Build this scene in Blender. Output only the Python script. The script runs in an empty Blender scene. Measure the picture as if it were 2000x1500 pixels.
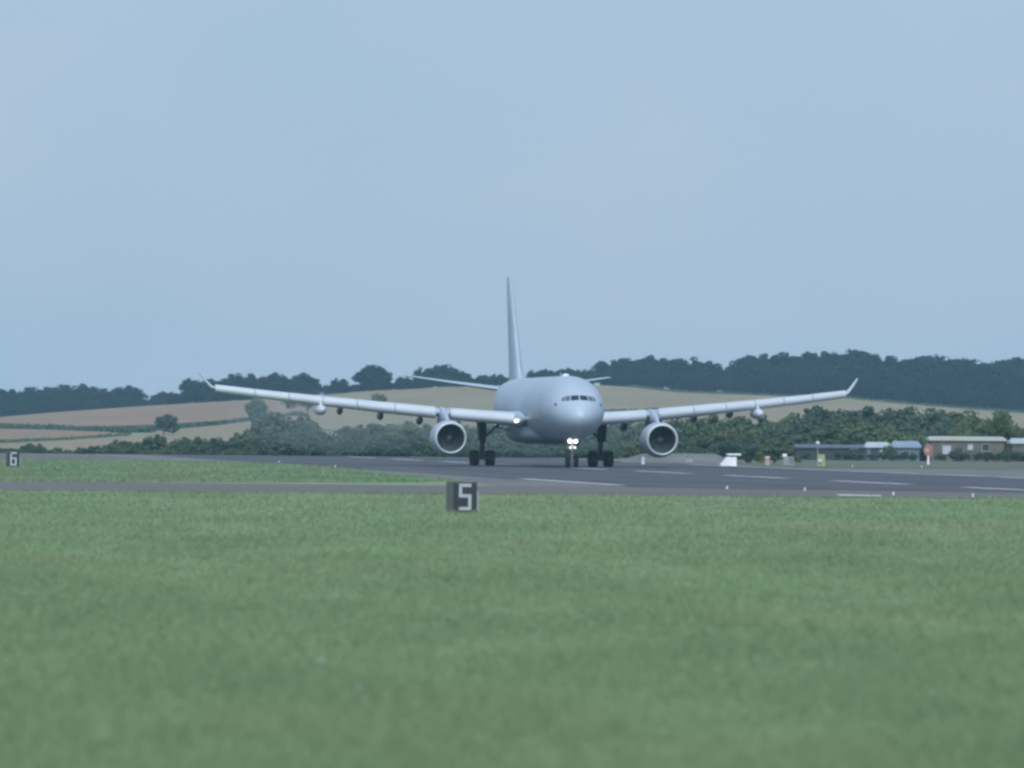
import bpy, bmesh, math, random
import numpy as np
from mathutils import Vector, Matrix

random.seed(7)
RNG = np.random.default_rng(11)
R = math.radians
SC = bpy.context.scene
COL = SC.collection

# ------------------------------------------------------------------ camera
F = 14400.0                 # focal length in photo pixels (2000 wide)
CAMH = 3.23                 # metres above the runway
ROLL = R(0.5)
PITCH = math.atan(90.0 / F)
cd = bpy.data.cameras.new('camera')
cam = bpy.data.objects.new('camera', cd)
COL.objects.link(cam)
cd.sensor_width = 36.0
cd.lens = F / 2000.0 * 36.0
cd.clip_start = 1.0
cd.clip_end = 20000.0
CAMM = (Matrix.Translation((0, 0, CAMH)) @ Matrix.Rotation(math.pi / 2 + PITCH, 4, 'X')
        @ Matrix.Rotation(ROLL, 4, 'Z'))
cam.matrix_world = CAMM
cd.dof.use_dof = True
cd.dof.focus_distance = 660.0
cd.dof.aperture_fstop = 2.0
SC.camera = cam

# ------------------------------------------------------------------ sky, sun, exposure
SUN_EL, SUN_AZ = R(46), R(184)      # azimuth clockwise from +Y: behind the camera
world = bpy.data.worlds.new('World')
SC.world = world
world.use_nodes = True
nt = world.node_tree
nt.nodes.clear()
wo = nt.nodes.new('ShaderNodeOutputWorld')
bg = nt.nodes.new('ShaderNodeBackground')
sky = nt.nodes.new('ShaderNodeTexSky')
sky.sky_type = 'NISHITA'
sky.sun_disc = False
sky.sun_elevation = SUN_EL
sky.sun_rotation = SUN_AZ
sky.altitude = 50
sky.air_density = 1.0
sky.dust_density = 1.0
sky.ozone_density = 3.0
veil = nt.nodes.new('ShaderNodeMix')          # thin even veil of high cloud
veil.data_type = 'RGBA'
veil.inputs[0].default_value = 0.80
veil.inputs[7].default_value = (3.42, 4.80, 6.62, 1)
wtc = nt.nodes.new('ShaderNodeTexCoord')
wmp = nt.nodes.new('ShaderNodeMapping')
wmp.inputs['Scale'].default_value = (1.0, 1.0, 1.6)
wns = nt.nodes.new('ShaderNodeTexNoise')
wns.inputs['Scale'].default_value = 16.0
wns.inputs['Detail'].default_value = 2.5
wrp = nt.nodes.new('ShaderNodeValToRGB')
wrp.color_ramp.elements[0].position = 0.36
wrp.color_ramp.elements[0].color = (0.318, 0.458, 0.642, 1)
wrp.color_ramp.elements[1].position = 0.64
wrp.color_ramp.elements[1].color = (0.368, 0.478, 0.652, 1)
wsc = nt.nodes.new('ShaderNodeVectorMath')
wsc.operation = 'SCALE'
wsc.inputs['Scale'].default_value = 10.0
nt.links.new(wtc.outputs['Generated'], wmp.inputs[0])
nt.links.new(wmp.outputs[0], wns.inputs['Vector'])
nt.links.new(wns.outputs[0], wrp.inputs[0])
nt.links.new(wrp.outputs[0], wsc.inputs[0])
nt.links.new(wsc.outputs[0], veil.inputs[7])
nt.links.new(sky.outputs[0], veil.inputs[6])
nt.links.new(veil.outputs[2], bg.inputs[0])
bg.inputs[1].default_value = 0.0885
nt.links.new(bg.outputs[0], wo.inputs[0])

sd = bpy.data.lights.new('sun', 'SUN')
sd.energy = 3.0
sd.angle = R(50)
sd.color = (0.92, 0.97, 1.0)
sun = bpy.data.objects.new('sun', sd)
COL.objects.link(sun)
sdir = Vector((math.sin(SUN_AZ) * math.cos(SUN_EL), math.cos(SUN_AZ) * math.cos(SUN_EL), math.sin(SUN_EL)))
sun.rotation_euler = sdir.to_track_quat('Z', 'Y').to_euler()
sun.location = (0, 0, 200)

vs = SC.view_settings
vs.view_transform = 'Standard'
vs.look = 'None'
vs.exposure = 0.3
vs.gamma = 1.0
vs.use_curve_mapping = False
SC.render.engine = 'CYCLES'
SC.cycles.use_denoising = True
SC.cycles.filter_width = 2.7
SC.cycles.max_bounces = 6
SC.cycles.volume_bounces = 1
SC.cycles.transparent_max_bounces = 8

# ------------------------------------------------------------------ pixel <-> world helpers
ROTM = CAMM.to_3x3()


def ray(px, py):
    d = ROTM @ Vector(((px - 1000.0) / F, (750.0 - py) / F, -1.0))
    return d / d.y                      # scaled so that y advances one metre


def at(px, py, depth):
    d = ray(px, py)
    return Vector((d.x * depth, depth, CAMH + d.z * depth))


def flat(px, py, z=0.0):
    d = ray(px, py)
    t = (z - CAMH) / d.z
    return Vector((d.x * t, t, z))


# ridge profile: photo column -> row where the ridge ground lies (at 2500 m)
RIDGE = [(-600, 850), (-200, 828), (0, 815), (160, 803), (325, 790), (540, 778), (740, 763), (850, 757), (1050, 750),
         (1200, 752), (1350, 765), (1500, 770), (1650, 775), (1750, 785), (1900, 797), (2000, 805), (2300, 822), (2700, 845)]
_rx = np.array([at(a, b, 2500).x for a, b in RIDGE])
_rz = np.array([at(a, b, 2500).z for a, b in RIDGE])
CREST = 862.0
DIPZ = -4.0


def smooth(t):
    t = np.clip(t, 0, 1)
    return t * t * (3 - 2 * t)


def zridge(x):
    k = np.linspace(-14, 14, 9)
    return np.mean([np.interp(np.asarray(x, float) + q, _rx, _rz) for q in k], axis=0)


def terrain(x, y):
    x = np.asarray(x, float)
    y = np.asarray(y, float)
    dip = np.clip((y - CREST) / 340.0, 0, 1) * DIPZ
    t = np.clip((y - 1280.0) / 1220.0, 0, 1)
    prof = 0.55 * t + 0.45 * smooth(t)
    z = dip + (zridge(x) - DIPZ) * prof
    back = smooth((y - 2700.0) / 1100.0)
    return z * (1 - back) + back * (-4.0)


def hill(px, py):
    """first point of the far hillside seen through a photo pixel"""
    d = ray(px, py)
    ys = np.linspace(1250, 2720, 700)
    zz = CAMH + d.z * ys
    tt = terrain(d.x * ys, ys)
    k = np.argmax(tt >= zz)
    if not (tt >= zz).any():
        k = len(ys) - 160
    return Vector((d.x * ys[k], ys[k], float(tt[k])))


# ------------------------------------------------------------------ mesh helpers
def tag(o, label=None, cat=None, group=None, kind=None):
    if label: o['label'] = label
    if cat: o['category'] = cat
    if group: o['group'] = group
    if kind: o['kind'] = kind
    return o


def empty(name, loc=(0, 0, 0), rz=0.0):
    o = bpy.data.objects.new(name, None)
    o.location = loc
    o.rotation_euler = (0, 0, rz)
    o.empty_display_size = 0.5
    COL.objects.link(o)
    return o


def link(name, me, mats, parent=None):
    o = bpy.data.objects.new(name, me)
    COL.objects.link(o)
    if parent is not None:
        o.parent = parent
    for m in (mats if isinstance(mats, (list, tuple)) else [mats]):
        if me.materials.find(m.name) < 0:
            me.materials.append(m)
    return o


class MB:
    def __init__(self):
        self.v, self.f, self.mi, self.sm = [], [], [], []

    def add(self, verts, faces, mi=0, sm=False):
        b = len(self.v)
        self.v += [tuple(p) for p in verts]
        for fc in faces:
            self.f.append([b + i for i in fc])
            self.mi.append(mi)
            self.sm.append(sm)
        return self

    def box(self, c, size, rot=None, mi=0, taper=1.0):
        hx, hy, hz = size[0] / 2, size[1] / 2, size[2] / 2
        vv = []
        for sz in (-1, 1):
            t = taper if sz > 0 else 1.0
            for sx, sy in ((-1, -1), (1, -1), (1, 1), (-1, 1)):
                p = Vector((sx * hx * t, sy * hy * t, sz * hz))
                if rot is not None: p = rot @ p
                vv.append(p + Vector(c))
        return self.add(vv, [(3, 2, 1, 0), (4, 5, 6, 7), (0, 1, 5, 4), (1, 2, 6, 5), (2, 3, 7, 6), (3, 0, 4, 7)], mi)

    def rings(self, rings, mi=0, sm=True, cap0=True, cap1=True):
        n = len(rings[0])
        vv = [p for r in rings for p in r]
        ff = []
        for k in range(len(rings) - 1):
            for i in range(n):
                j = (i + 1) % n
                ff.append((k * n + i, k * n + j, (k + 1) * n + j, (k + 1) * n + i))
        self.add(vv, ff, mi, sm)
        if cap0: self.add(rings[0], [tuple(reversed(range(n)))], mi, False)
        if cap1: self.add(rings[-1], [tuple(range(n))], mi, False)
        return self

    def tube(self, p0, p1, r0, r1=None, n=12, mi=0):
        p0, p1 = Vector(p0), Vector(p1)
        r1 = r0 if r1 is None else r1
        d = (p1 - p0).normalized()
        a = d.orthogonal().normalized()
        b = d.cross(a)
        rr = []
        for p, r in ((p0, r0), (p1, r1)):
            rr.append([p + a * (r * math.cos(2 * math.pi * i / n)) + b * (r * math.sin(2 * math.pi * i / n)) for i in range(n)])
        return self.rings(rr, mi)

    def lathe(self, prof, c=(0, 0, 0), axis='Y', n=40, mi=0, cap0=False, cap1=False):
        """prof = [(position along axis, radius)]"""
        rr = []
        for s, r in prof:
            ring = []
            for i in range(n):
                a = 2 * math.pi * i / n
                u, w = r * math.cos(a), r * math.sin(a)
                p = {'Y': (u, s, w), 'X': (s, u, w), 'Z': (u, w, s)}[axis]
                ring.append(Vector(p) + Vector(c))
            rr.append(ring)
        return self.rings(rr, mi, True, cap0, cap1)

    def mesh(self, name, fix=True):
        me = bpy.data.meshes.new(name)
        me.from_pydata([tuple(p) for p in self.v], [], self.f)
        me.polygons.foreach_set('material_index', self.mi)
        me.polygons.foreach_set('use_smooth', self.sm)
        if fix:
            bm = bmesh.new()
            bm.from_mesh(me)
            bmesh.ops.recalc_face_normals(bm, faces=bm.faces)
            bm.to_mesh(me)
            bm.free()
        me.update()
        return me

    def build(self, name, mats, parent=None, fix=True):
        return link(name, self.mesh(name, fix), mats, parent)


def np_mesh(name, verts, faces, smooth_=False):
    """verts (N,3), faces (M,k) numpy"""
    me = bpy.data.meshes.new(name)
    k = faces.shape[1]
    me.vertices.add(len(verts))
    me.vertices.foreach_set('co', np.ascontiguousarray(verts, np.float32).ravel())
    me.loops.add(faces.size)
    me.loops.foreach_set('vertex_index', np.ascontiguousarray(faces, np.int32).ravel())
    me.polygons.add(len(faces))
    me.polygons.foreach_set('loop_start', np.arange(0, faces.size, k, dtype=np.int32))
    me.polygons.foreach_set('loop_total', np.full(len(faces), k, np.int32))
    me.polygons.foreach_set('use_smooth', np.full(len(faces), smooth_, bool))
    me.update(calc_edges=True)
    return me


# ------------------------------------------------------------------ materials
class Mat:
    def __init__(self, name, base=(0.5, 0.5, 0.5), rough=0.6, metal=0.0, spec=0.5):
        self.m = bpy.data.materials.new(name)
        self.m.use_nodes = True
        self.t = self.m.node_tree
        self.b = self.t.nodes['Principled BSDF']
        self.b.inputs['Base Color'].default_value = (*base, 1)
        self.b.inputs['Roughness'].default_value = rough
        self.b.inputs['Metallic'].default_value = metal
        self.b.inputs['Specular IOR Level'].default_value = spec
        self.tc = None

    def coords(self, kind='Object', scale=(1, 1, 1), geo=False):
        if geo:
            g = self.t.nodes.new('ShaderNodeNewGeometry')
            out = g.outputs['Position']
        else:
            g = self.t.nodes.new('ShaderNodeTexCoord')
            out = g.outputs[kind]
        mp = self.t.nodes.new('ShaderNodeMapping')
        mp.inputs['Scale'].default_value = scale
        self.t.links.new(out, mp.inputs[0])
        return mp.outputs[0]

    def noise(self, co, scale=1.0, detail=4, rough=0.55):
        n = self.t.nodes.new('ShaderNodeTexNoise')
        n.inputs['Scale'].default_value = scale
        n.inputs['Detail'].default_value = detail
        n.inputs['Roughness'].default_value = rough
        self.t.links.new(co, n.inputs['Vector'])
        return n.outputs[0]

    def ramp(self, fac, stops):
        r = self.t.nodes.new('ShaderNodeValToRGB')
        el = r.color_ramp.elements
        while len(el) < len(stops): el.new(0.5)
        for e, (p, c) in zip(el, stops):
            e.position = p
            e.color = (*c, 1) if len(c) == 3 else c
        self.t.links.new(fac, r.inputs[0])
        return r.outputs[0]

    def mix(self, fac, a, b, mode='MIX'):
        m = self.t.nodes.new('ShaderNodeMix')
        m.data_type = 'RGBA'
        m.blend_type = mode
        for s, i in ((fac, 0), (a, 6), (b, 7)):
            if isinstance(s, (int, float)): m.inputs[i].default_value = s
            elif isinstance(s, tuple): m.inputs[i].default_value = (*s, 1)
            else: self.t.links.new(s, m.inputs[i])
        return m.outputs[2]

    def color(self, out):
        self.t.links.new(out, self.b.inputs['Base Color'])
        return self

    def bump(self, h, strength=0.3, dist=0.02):
        b = self.t.nodes.new('ShaderNodeBump')
        b.inputs['Strength'].default_value = strength
        b.inputs['Distance'].default_value = dist
        self.t.links.new(h, b.inputs['Height'])
        self.t.links.new(b.outputs[0], self.b.inputs['Normal'])
        return self


def plain(name, base, rough=0.6, var=0.12, scale=3.0, metal=0.0, spec=0.5):
    k = Mat(name, base, rough, metal, spec)
    n = k.noise(k.coords('Object'), scale, 4)
    lo = tuple(max(0, c * (1 - var)) for c in base)
    hi = tuple(min(1, c * (1 + var)) for c in base)
    k.color(k.ramp(n, [(0.3, lo), (0.7, hi)]))
    return k.m


def grass_mat(name, lush, dry, dark, haze_dry=0.5):
    k = Mat(name, lush, 0.75, spec=0.2)
    co = k.coords(geo=True, scale=(0.16, 0.035, 0.0))
    n1 = k.noise(co, 1.0, 5, 0.6)
    co2 = k.coords(geo=True, scale=(1.4, 0.35, 0.0))
    n2 = k.noise(co2, 1.0, 4, 0.6)
    co3 = k.coords(geo=True, scale=(0.06, 0.022, 0.0))
    n3 = k.noise(co3, 1.0, 3, 0.5)
    c = k.ramp(n1, [(0.30, dark), (0.50, lush), (0.72, tuple(v * 1.2 for v in lush))])
    c = k.mix(k.ramp(n3, [(0.50, (0, 0, 0)), (0.66, (haze_dry,) * 3)]), c, dry)
    c = k.mix(k.ramp(n2, [(0.35, (0.0,) * 3), (0.7, (0.40,) * 3)]), c, tuple(0.5 * (a + b) for a, b in zip(lush, dry)))
    n4 = k.noise(k.coords(geo=True, scale=(4.0, 0.9, 0.0)), 1.0, 3, 0.6)
    c = k.mix(1.0, c, k.ramp(n4, [(0.3, (0.82, 0.85, 0.84)), (0.7, (1.17, 1.14, 1.16))]), 'MULTIPLY')
    k.color(c)
    return k


def foliage_mat(name, a, b, c):
    k = Mat(name, a, 0.7, spec=0.2)
    oi = k.t.nodes.new('ShaderNodeObjectInfo')
    n = k.noise(k.coords('Object'), 1.6, 3)
    c1 = k.ramp(n, [(0.32, a), (0.5, b), (0.72, c)])
    c2 = k.ramp(oi.outputs['Random'], [(0.0, (0.78, 0.84, 0.80)), (0.5, (1, 1, 1)), (1.0, (1.20, 1.14, 0.98))])
    k.color(k.mix(1.0, c1, c2, 'MULTIPLY'))
    tr = k.t.nodes.new('ShaderNodeBsdfTranslucent')
    k.t.links.new(k.b.inputs['Base Color'].links[0].from_socket, tr.inputs[0])
    ms = k.t.nodes.new('ShaderNodeMixShader')
    ms.inputs[0].default_value = 0.45
    out = k.t.nodes['Material Output']
    k.t.links.new(k.b.outputs[0], ms.inputs[1])
    k.t.links.new(tr.outputs[0], ms.inputs[2])
    k.t.links.new(ms.outputs[0], out.inputs[0])
    return k.m


M = {}
LUSH, DRY, DARK = (0.164, 0.228, 0.120), (0.225, 0.242, 0.140), (0.140, 0.204, 0.108)
M['ground'] = grass_mat('ground_grass', LUSH, DRY, DARK).m
M['blade'] = grass_mat('grass_blades', tuple(v * 1.45 for v in LUSH), tuple(v * 1.45 for v in DRY), tuple(v * 1.45 for v in DARK)).m
M['island'] = grass_mat('verge_blades', (0.225, 0.322, 0.176), tuple(v * 1.4 for v in DRY), (0.165, 0.255, 0.130)).m
for _k in ('blade', 'island'):            # thin blades let light through
    _t = M[_k].node_tree
    _p = _t.nodes['Principled BSDF']
    _src = _p.inputs['Base Color'].links[0].from_socket
    _tr = _t.nodes.new('ShaderNodeBsdfTranslucent')
    _ms = _t.nodes.new('ShaderNodeMixShader')
    _ms.inputs[0].default_value = 0.45
    _t.links.new(_src, _tr.inputs[0])
    _t.links.new(_p.outputs[0], _ms.inputs[1])
    _t.links.new(_tr.outputs[0], _ms.inputs[2])
    _t.links.new(_ms.outputs[0], _t.nodes['Material Output'].inputs[0])

# asphalt: long streaks along the runway, rubber near the centreline
k = Mat('runway_asphalt', (0.1, 0.1, 0.1), 0.75, spec=0.35)
n1 = k.noise(k.coords('Object', (0.60, 0.007, 1)), 1.0, 5, 0.6)
n2 = k.noise(k.coords('Object', (0.12, 0.03, 1)), 1.0, 4)
c = k.ramp(n1, [(0.3, (0.026, 0.030, 0.036)), (0.5, (0.046, 0.050, 0.057)), (0.72, (0.072, 0.076, 0.082))])
c = k.mix(k.ramp(n2, [(0.38, (0.0,) * 3), (0.62, (0.75,) * 3)]), c, (0.078, 0.080, 0.085))
k.color(c)
M['asphalt'] = k.m
k = Mat('shoulder_concrete', (0.2, 0.2, 0.2), 0.85, spec=0.3)
n1 = k.noise(k.coords('Object', (0.25, 0.02, 1)), 1.0, 5, 0.6)
k.color(k.ramp(n1, [(0.3, (0.105, 0.106, 0.107)), (0.55, (0.150, 0.146, 0.141)), (0.75, (0.200, 0.190, 0.181))]))
M['shoulder'] = k.m
k = Mat('track_tarmac', (0.2, 0.2, 0.2), 0.85, spec=0.3)
n1 = k.noise(k.coords(geo=True, scale=(0.05, 0.15, 1)), 1.0, 5, 0.6)
k.color(k.ramp(n1, [(0.3, (0.090, 0.086, 0.083)), (0.55, (0.128, 0.118, 0.109)), (0.75, (0.160, 0.145, 0.131))]))
M['track'] = k.m
k = Mat('white_marking_paint', (0.6, 0.6, 0.6), 0.7)
n1 = k.noise(k.coords('Object', (1.2, 0.10, 1)), 1.0, 5, 0.65)
k.color(k.ramp(n1, [(0.33, (0.22, 0.22, 0.23)), (0.52, (0.50, 0.51, 0.53))]))
M['marking'] = k.m


def field_mat(name, a, b):
    k = Mat(name, a, 0.9, spec=0.1)
    n1 = k.noise(k.coords(geo=True, scale=(0.03, 0.006, 0.0)), 1.0, 5, 0.6)
    n2 = k.noise(k.coords(geo=True, scale=(0.35, 0.02, 0.0)), 1.0, 3, 0.6)
    c = k.ramp(n1, [(0.3, a), (0.7, b)])
    c = k.mix(k.ramp(n2, [(0.35, (0.0,) * 3), (0.75, (0.35,) * 3)]), c, tuple(v * 0.8 for v in a))
    k.color(c)
    return k.m


M['field_pink'] = field_mat('ploughed_field', (0.215, 0.152, 0.104), (0.252, 0.180, 0.126))
M['field_tan'] = field_mat('stubble_field', (0.205, 0.172, 0.102), (0.250, 0.210, 0.130))
M['field_pale'] = field_mat('pale_stubble_field', (0.215, 0.178, 0.114), (0.262, 0.220, 0.146))

M['leaf_far'] = foliage_mat('far_wood_leaves', (0.008, 0.022, 0.018), (0.013, 0.032, 0.024), (0.020, 0.044, 0.030))
M['leaf_dark'] = foliage_mat('dark_leaves', (0.066, 0.108, 0.076), (0.090, 0.142, 0.096), (0.118, 0.172, 0.110))
M['leaf_mid'] = foliage_mat('mid_leaves', (0.080, 0.126, 0.072), (0.112, 0.164, 0.088), (0.144, 0.196, 0.104))
M['leaf_olive'] = foliage_mat('olive_leaves', (0.086, 0.118, 0.058), (0.124, 0.160, 0.072), (0.160, 0.196, 0.088))
M['leaf_yellow'] = foliage_mat('yellow_green_leaves', (0.050, 0.080, 0.020), (0.085, 0.120, 0.030), (0.120, 0.155, 0.042))
M['bark'] = plain('bark', (0.07, 0.055, 0.042), 0.9, 0.3, 6)

M['far_verge'] = grass_mat('far_verge_grass', (0.095, 0.115, 0.072), (0.14, 0.14, 0.10), (0.075, 0.095, 0.06)).m

# ------------------------------------------------------------------ ground
def grid_obj(name, xs, ys, zf, mats, kind='structure'):
    X, Y = np.meshgrid(xs, ys)
    Z = zf(X, Y)
    v = np.stack([X.ravel(), Y.ravel(), Z.ravel()], 1)
    nx, ny = len(xs), len(ys)
    i = np.arange(nx - 1)[None, :] + (np.arange(ny - 1) * nx)[:, None]
    f = np.stack([i, i + 1, i + 1 + nx, i + nx], -1).reshape(-1, 4)
    o = link(name, np_mesh(name, v, f, True), mats)
    tag(o, kind=kind)
    return o


gx = np.concatenate([np.linspace(-1200, -330, 30), np.linspace(-320, 320, 81), np.linspace(330, 1200, 30)])
gy = np.concatenate([np.linspace(-250, CREST, 60), np.linspace(CREST + 20, 1202, 18), np.linspace(1220, 2720, 90), np.linspace(2760, 3900, 30)])
ground = grid_obj('ground', gx, gy, terrain, M['ground'])
tag(ground, 'wide flat green airfield grass rising to low hills', 'ground')


def poly_sheet(name, pts, mat, z, kind='structure', parent=None):
    """flat ngon sheet from world points (x, y); jittered edge"""
    vv = []
    n = len(pts)
    for i in range(n):
        a, b = Vector(pts[i][:2]), Vector(pts[(i + 1) % n][:2])
        L = (b - a).length
        m = max(1, int(L / 3.0))
        for j in range(m):
            p = a.lerp(b, j / m)
            if j: p += (b - a).orthogonal().normalized() * random.uniform(-0.35, 0.35)
            vv.append((p.x, p.y, z))
    me = bpy.data.meshes.new(name)
    bm = bmesh.new()
    fs = bm.faces.new([bm.verts.new(p) for p in vv])
    if fs.normal.z < 0 or True:
        bm.normal_update()
        if fs.normal.z < 0: fs.normal_flip()
    bmesh.ops.triangulate(bm, faces=bm.faces[:])
    bm.to_mesh(me)
    bm.free()
    o = link(name, me, mat, parent)
    if kind: tag(o, kind=kind)
    return o


# runway frame: origin under the main wheels, local -Y runs towards the viewer along the take-off roll
YAW = R(6.6)
PX, PY = 2.69, 660.0
CS, SN = math.cos(YAW), math.sin(YAW)


NEAR = 369.0                # far edge of the near meadow


def rw(u, v):
    """runway coordinates (u across, v along, + away) -> world x, y"""
    return (PX + u * CS - v * SN, PY + u * SN + v * CS)


def strip_local(name, u0, u1, v0, v1, dv, mat, z, jit=0.0, parent=None):
    nv = max(2, int((v1 - v0) / dv) + 1)
    vv, ff = [], []
    for i in range(nv):
        for u in (u0, u1):
            uu = u + random.uniform(-jit, jit)
            va = max(v0, (NEAR + 1.5 - PY - uu * SN) / CS)
            v = va + (max(v1, va) - va) * i / (nv - 1)
            x, y = rw(uu, v)
            vv.append((uu, v, float(terrain(x, y)) + z))
    for i in range(nv - 1):
        ff.append((2 * i, 2 * i + 1, 2 * i + 3, 2 * i + 2))
    o = MB().add(vv, ff).build(name, mat, parent, fix=False)
    if parent is None:
        o.location = (PX, PY, 0)
        o.rotation_euler = (0, 0, YAW)
    return o


o = strip_local('runway_shoulder', -30, 47, -420, 460, 10, M['shoulder'], 0.010, 0.4)
tag(o, 'pale worn concrete shoulders flanking the runway', 'pavement', kind='structure')
runway = strip_local('runway', -23, 23.5, -420, 460, 10, M['asphalt'], 0.018)
tag(runway, 'blue grey asphalt runway under the airliner', 'runway', kind='structure')
# centreline dashes (30 m stripe, 20 m gap) and edge lines
v = -395.0
while v < 380:
    strip_local('centreline_marking', -0.45, 0.45, v, v + 30, 10, M['marking'], 0.023, 0, runway)
    v += 50.0
strip_local('edge_marking', -18.6, -17.6, -420, -270, 10, M['marking'], 0.023, 0, runway)
strip_local('edge_marking', -22.3, -21.4, -222, -172, 10, M['marking'], 0.023, 0, runway)
strip_local('edge_marking', 21.4, 22.3, -420, 60, 10, M['marking'], 0.023, 0, runway)

# track crossing in front, far taxiway on the left, grass islands
track = poly_sheet('track', [(-260, NEAR), (260, NEAR), (260, 396), (40, 398), (2, 421), (-30, 424), (-260, 430)], M['track'], 0.028)
tag(track, 'grey brown tarmac track across the near side of the runway', 'track')
mk = [flat(1632, 966.5), flat(1720, 968.5), flat(1722, 970.5), flat(1640, 969)]
MB().add([(p.x, p.y, .034) for p in mk], [(0, 1, 2, 3)]).build('edge_marking', M['marking'], track, fix=False)
island = poly_sheet('grass_verge', [(-260, 424), (-30, 420), flat(760, 942)[:2], flat(905, 940)[:2], flat(800, 930)[:2],
                                    flat(660, 914)[:2], flat(540, 905)[:2], flat(300, 900)[:2], flat(0, 898)[:2], (-260, 700)], M['island'], 0.014)
tag(island, 'green grass verge between the track and the runway', 'grass')
taxi = poly_sheet('taxiway', [(-260, 715), flat(0, 897)[:2], flat(300, 899)[:2], flat(640, 909)[:2], (-8, 800), (-8, 850), (-260, 850)], M['track'], 0.006)
tag(taxi, 'thin grey taxiway beyond the grass verge', 'taxiway')
# far grass verge on the right
verge = poly_sheet('grass_verge', [flat(1470, 910)[:2], flat(1700, 915)[:2], flat(2000, 917)[:2], flat(2300, 919)[:2], (95, 858), (16, 858), flat(1440, 906)[:2]], M['far_verge'], 0.033)
tag(verge, 'narrow dull green verge between the runway and the buildings', 'grass')
# pale paved rise behind the right-hand engine
a0, a1 = at(1215, 907, 745), at(1432, 908, 745)
b0, b1 = at(1215, 886, 850), at(1432, 887, 850)
vv, ff = [], []
NX, NY = 17, 15
for j in range(NY):
    t = j / (NY - 1)
    for i in range(NX):
        q = i / (NX - 1)
        side_ = float(smooth(q / .25) * smooth((1 - q) / .12))
        up_ = float(smooth(t / .8)) if t < .8 else 1 - (t - .8) / .2
        xx = (a0.x + (a1.x - a0.x) * q) * (1 - t) + (b0.x + (b1.x - b0.x) * q) * t
        vv.append((xx, 745 + 125 * t, .03 + .70 * side_ * up_))
ff = [(j * NX + i, j * NX + i + 1, (j + 1) * NX + i + 1, (j + 1) * NX + i) for j in range(NY - 1) for i in range(NX - 1)]
tag(MB().add(vv, ff, sm=True).build('paved_bank', M['shoulder'], fix=False), 'pale grey paved rise behind the right-hand engine', 'pavement', kind='structure')


# hillside fields: strips following the terrain between an upper and a lower edge
def interp(pts, x):
    return float(np.interp(x, [p[0] for p in pts], [p[1] for p in pts]))


def field(label, top, bot, mat, n=40, rows=8):
    x0, x1 = max(top[0][0], bot[0][0]), min(top[-1][0], bot[-1][0])
    vv, ff = [], []
    for i in range(n + 1):
        px = x0 + (x1 - x0) * i / n
        yt, yb = interp(top, px), interp(bot, px)
        pt, pb = hill(px, yt), hill(px, yb)
        for j in range(rows + 1):
            p = pb.lerp(pt, j / rows)
            vv.append((p.x, p.y, float(terrain(p.x, p.y)) + 0.25))
    for i in range(n):
        for j in range(rows):
            k0 = i * (rows + 1) + j
            ff.append((k0, k0 + rows + 1, k0 + rows + 2, k0 + 1))
    o = MB().add(vv, ff, sm=True).build('field', mat, None, fix=False)
    tag(o, label, 'field', kind='structure')
    return o


field('pinkish brown ploughed field below the left-hand woods',
      [(-200, 832), (0, 816), (160, 802), (320, 789), (440, 783), (560, 777), (640, 773)],
      [(-200, 848), (0, 828), (150, 836), (300, 832), (440, 823), (560, 812), (640, 806)], M['field_pink'])
field('narrow pink strip field at the far left',
      [(-200, 848), (0, 838), (130, 842), (215, 845)], [(-200, 884), (0, 866), (130, 861), (215, 854)], M['field_pink'])
field('pale stubble strip above the low hedge',
      [(-200, 886), (0, 868), (120, 862), (250, 853), (330, 847)], [(-200, 898), (0, 892), (120, 892), (250, 890), (330, 885)], M['field_pale'])
field('pale stubble field between two hedgerows',
      [(300, 844), (430, 832), (500, 822), (590, 814)], [(300, 882), (430, 880), (500, 875), (590, 870)], M['field_pale'])
field('tan stubble field behind the left wing',
      [(540, 782), (640, 770), (740, 764), (800, 762), (860, 757), (960, 757), (1100, 756), (1165, 756)],
      [(540, 812), (640, 842), (740, 850), (800, 850), (860, 850), (960, 850), (1100, 850), (1165, 850)], M['field_tan'], 60)
field('long tan stubble field behind the right wing',
      [(1165, 756), (1240, 757), (1350, 768), (1500, 773), (1650, 778), (1750, 788), (1900, 800), (2000, 808), (2300, 825)],
      [(1165, 850), (1240, 850), (1350, 845), (1500, 842), (1650, 845), (1750, 845), (1900, 848), (2000, 852), (2300, 856)], M['field_pale'], 60)


# ------------------------------------------------------------------ airliner
paint = Mat('grey_aircraft_paint', (0.5, 0.52, 0.54), 0.42, spec=0.45)
pn = paint.noise(paint.coords('Object', (0.5, 0.12, 0.5)), 1.0, 5, 0.6)
paint.color(paint.ramp(pn, [(0.3, (0.305, 0.368, 0.445)), (0.7, (0.355, 0.422, 0.502))]))
M['paint'] = paint.m
slatp = Mat('pale_skylit_paint', (0.7, 0.7, 0.7), 0.35, spec=0.5)  # pale paint; skylight on the upturned slats is put into its colour
pn = slatp.noise(slatp.coords('Object', (0.3, 1, 1)), 1.0, 4)
slatp.color(slatp.ramp(pn, [(0.3, (0.430, 0.470, 0.510)), (0.7, (0.480, 0.522, 0.562))]))
M['slat'] = slatp.m
M['lip'] = plain('bare_metal', (0.56, 0.59, 0.62), 0.42, 0.05, 2, metal=0.25)
M['glass'] = plain('cockpit_glass', (0.015, 0.022, 0.028), 0.12, 0.1)
M['sky_sheen_glass'] = plain('side_glass_sky_sheen', (0.085, 0.105, 0.125), 0.15, 0.1)  # greyer than the front panes: sky reflection put into the colour
M['dark_duct'] = plain('fan_duct', (0.022, 0.027, 0.032), 0.55)
M['blade_metal'] = plain('fan_blade_metal', (0.11, 0.16, 0.18), 0.55, metal=0.1)
M['rubber'] = plain('tyre_rubber', (0.014, 0.014, 0.015), 0.8)
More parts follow.
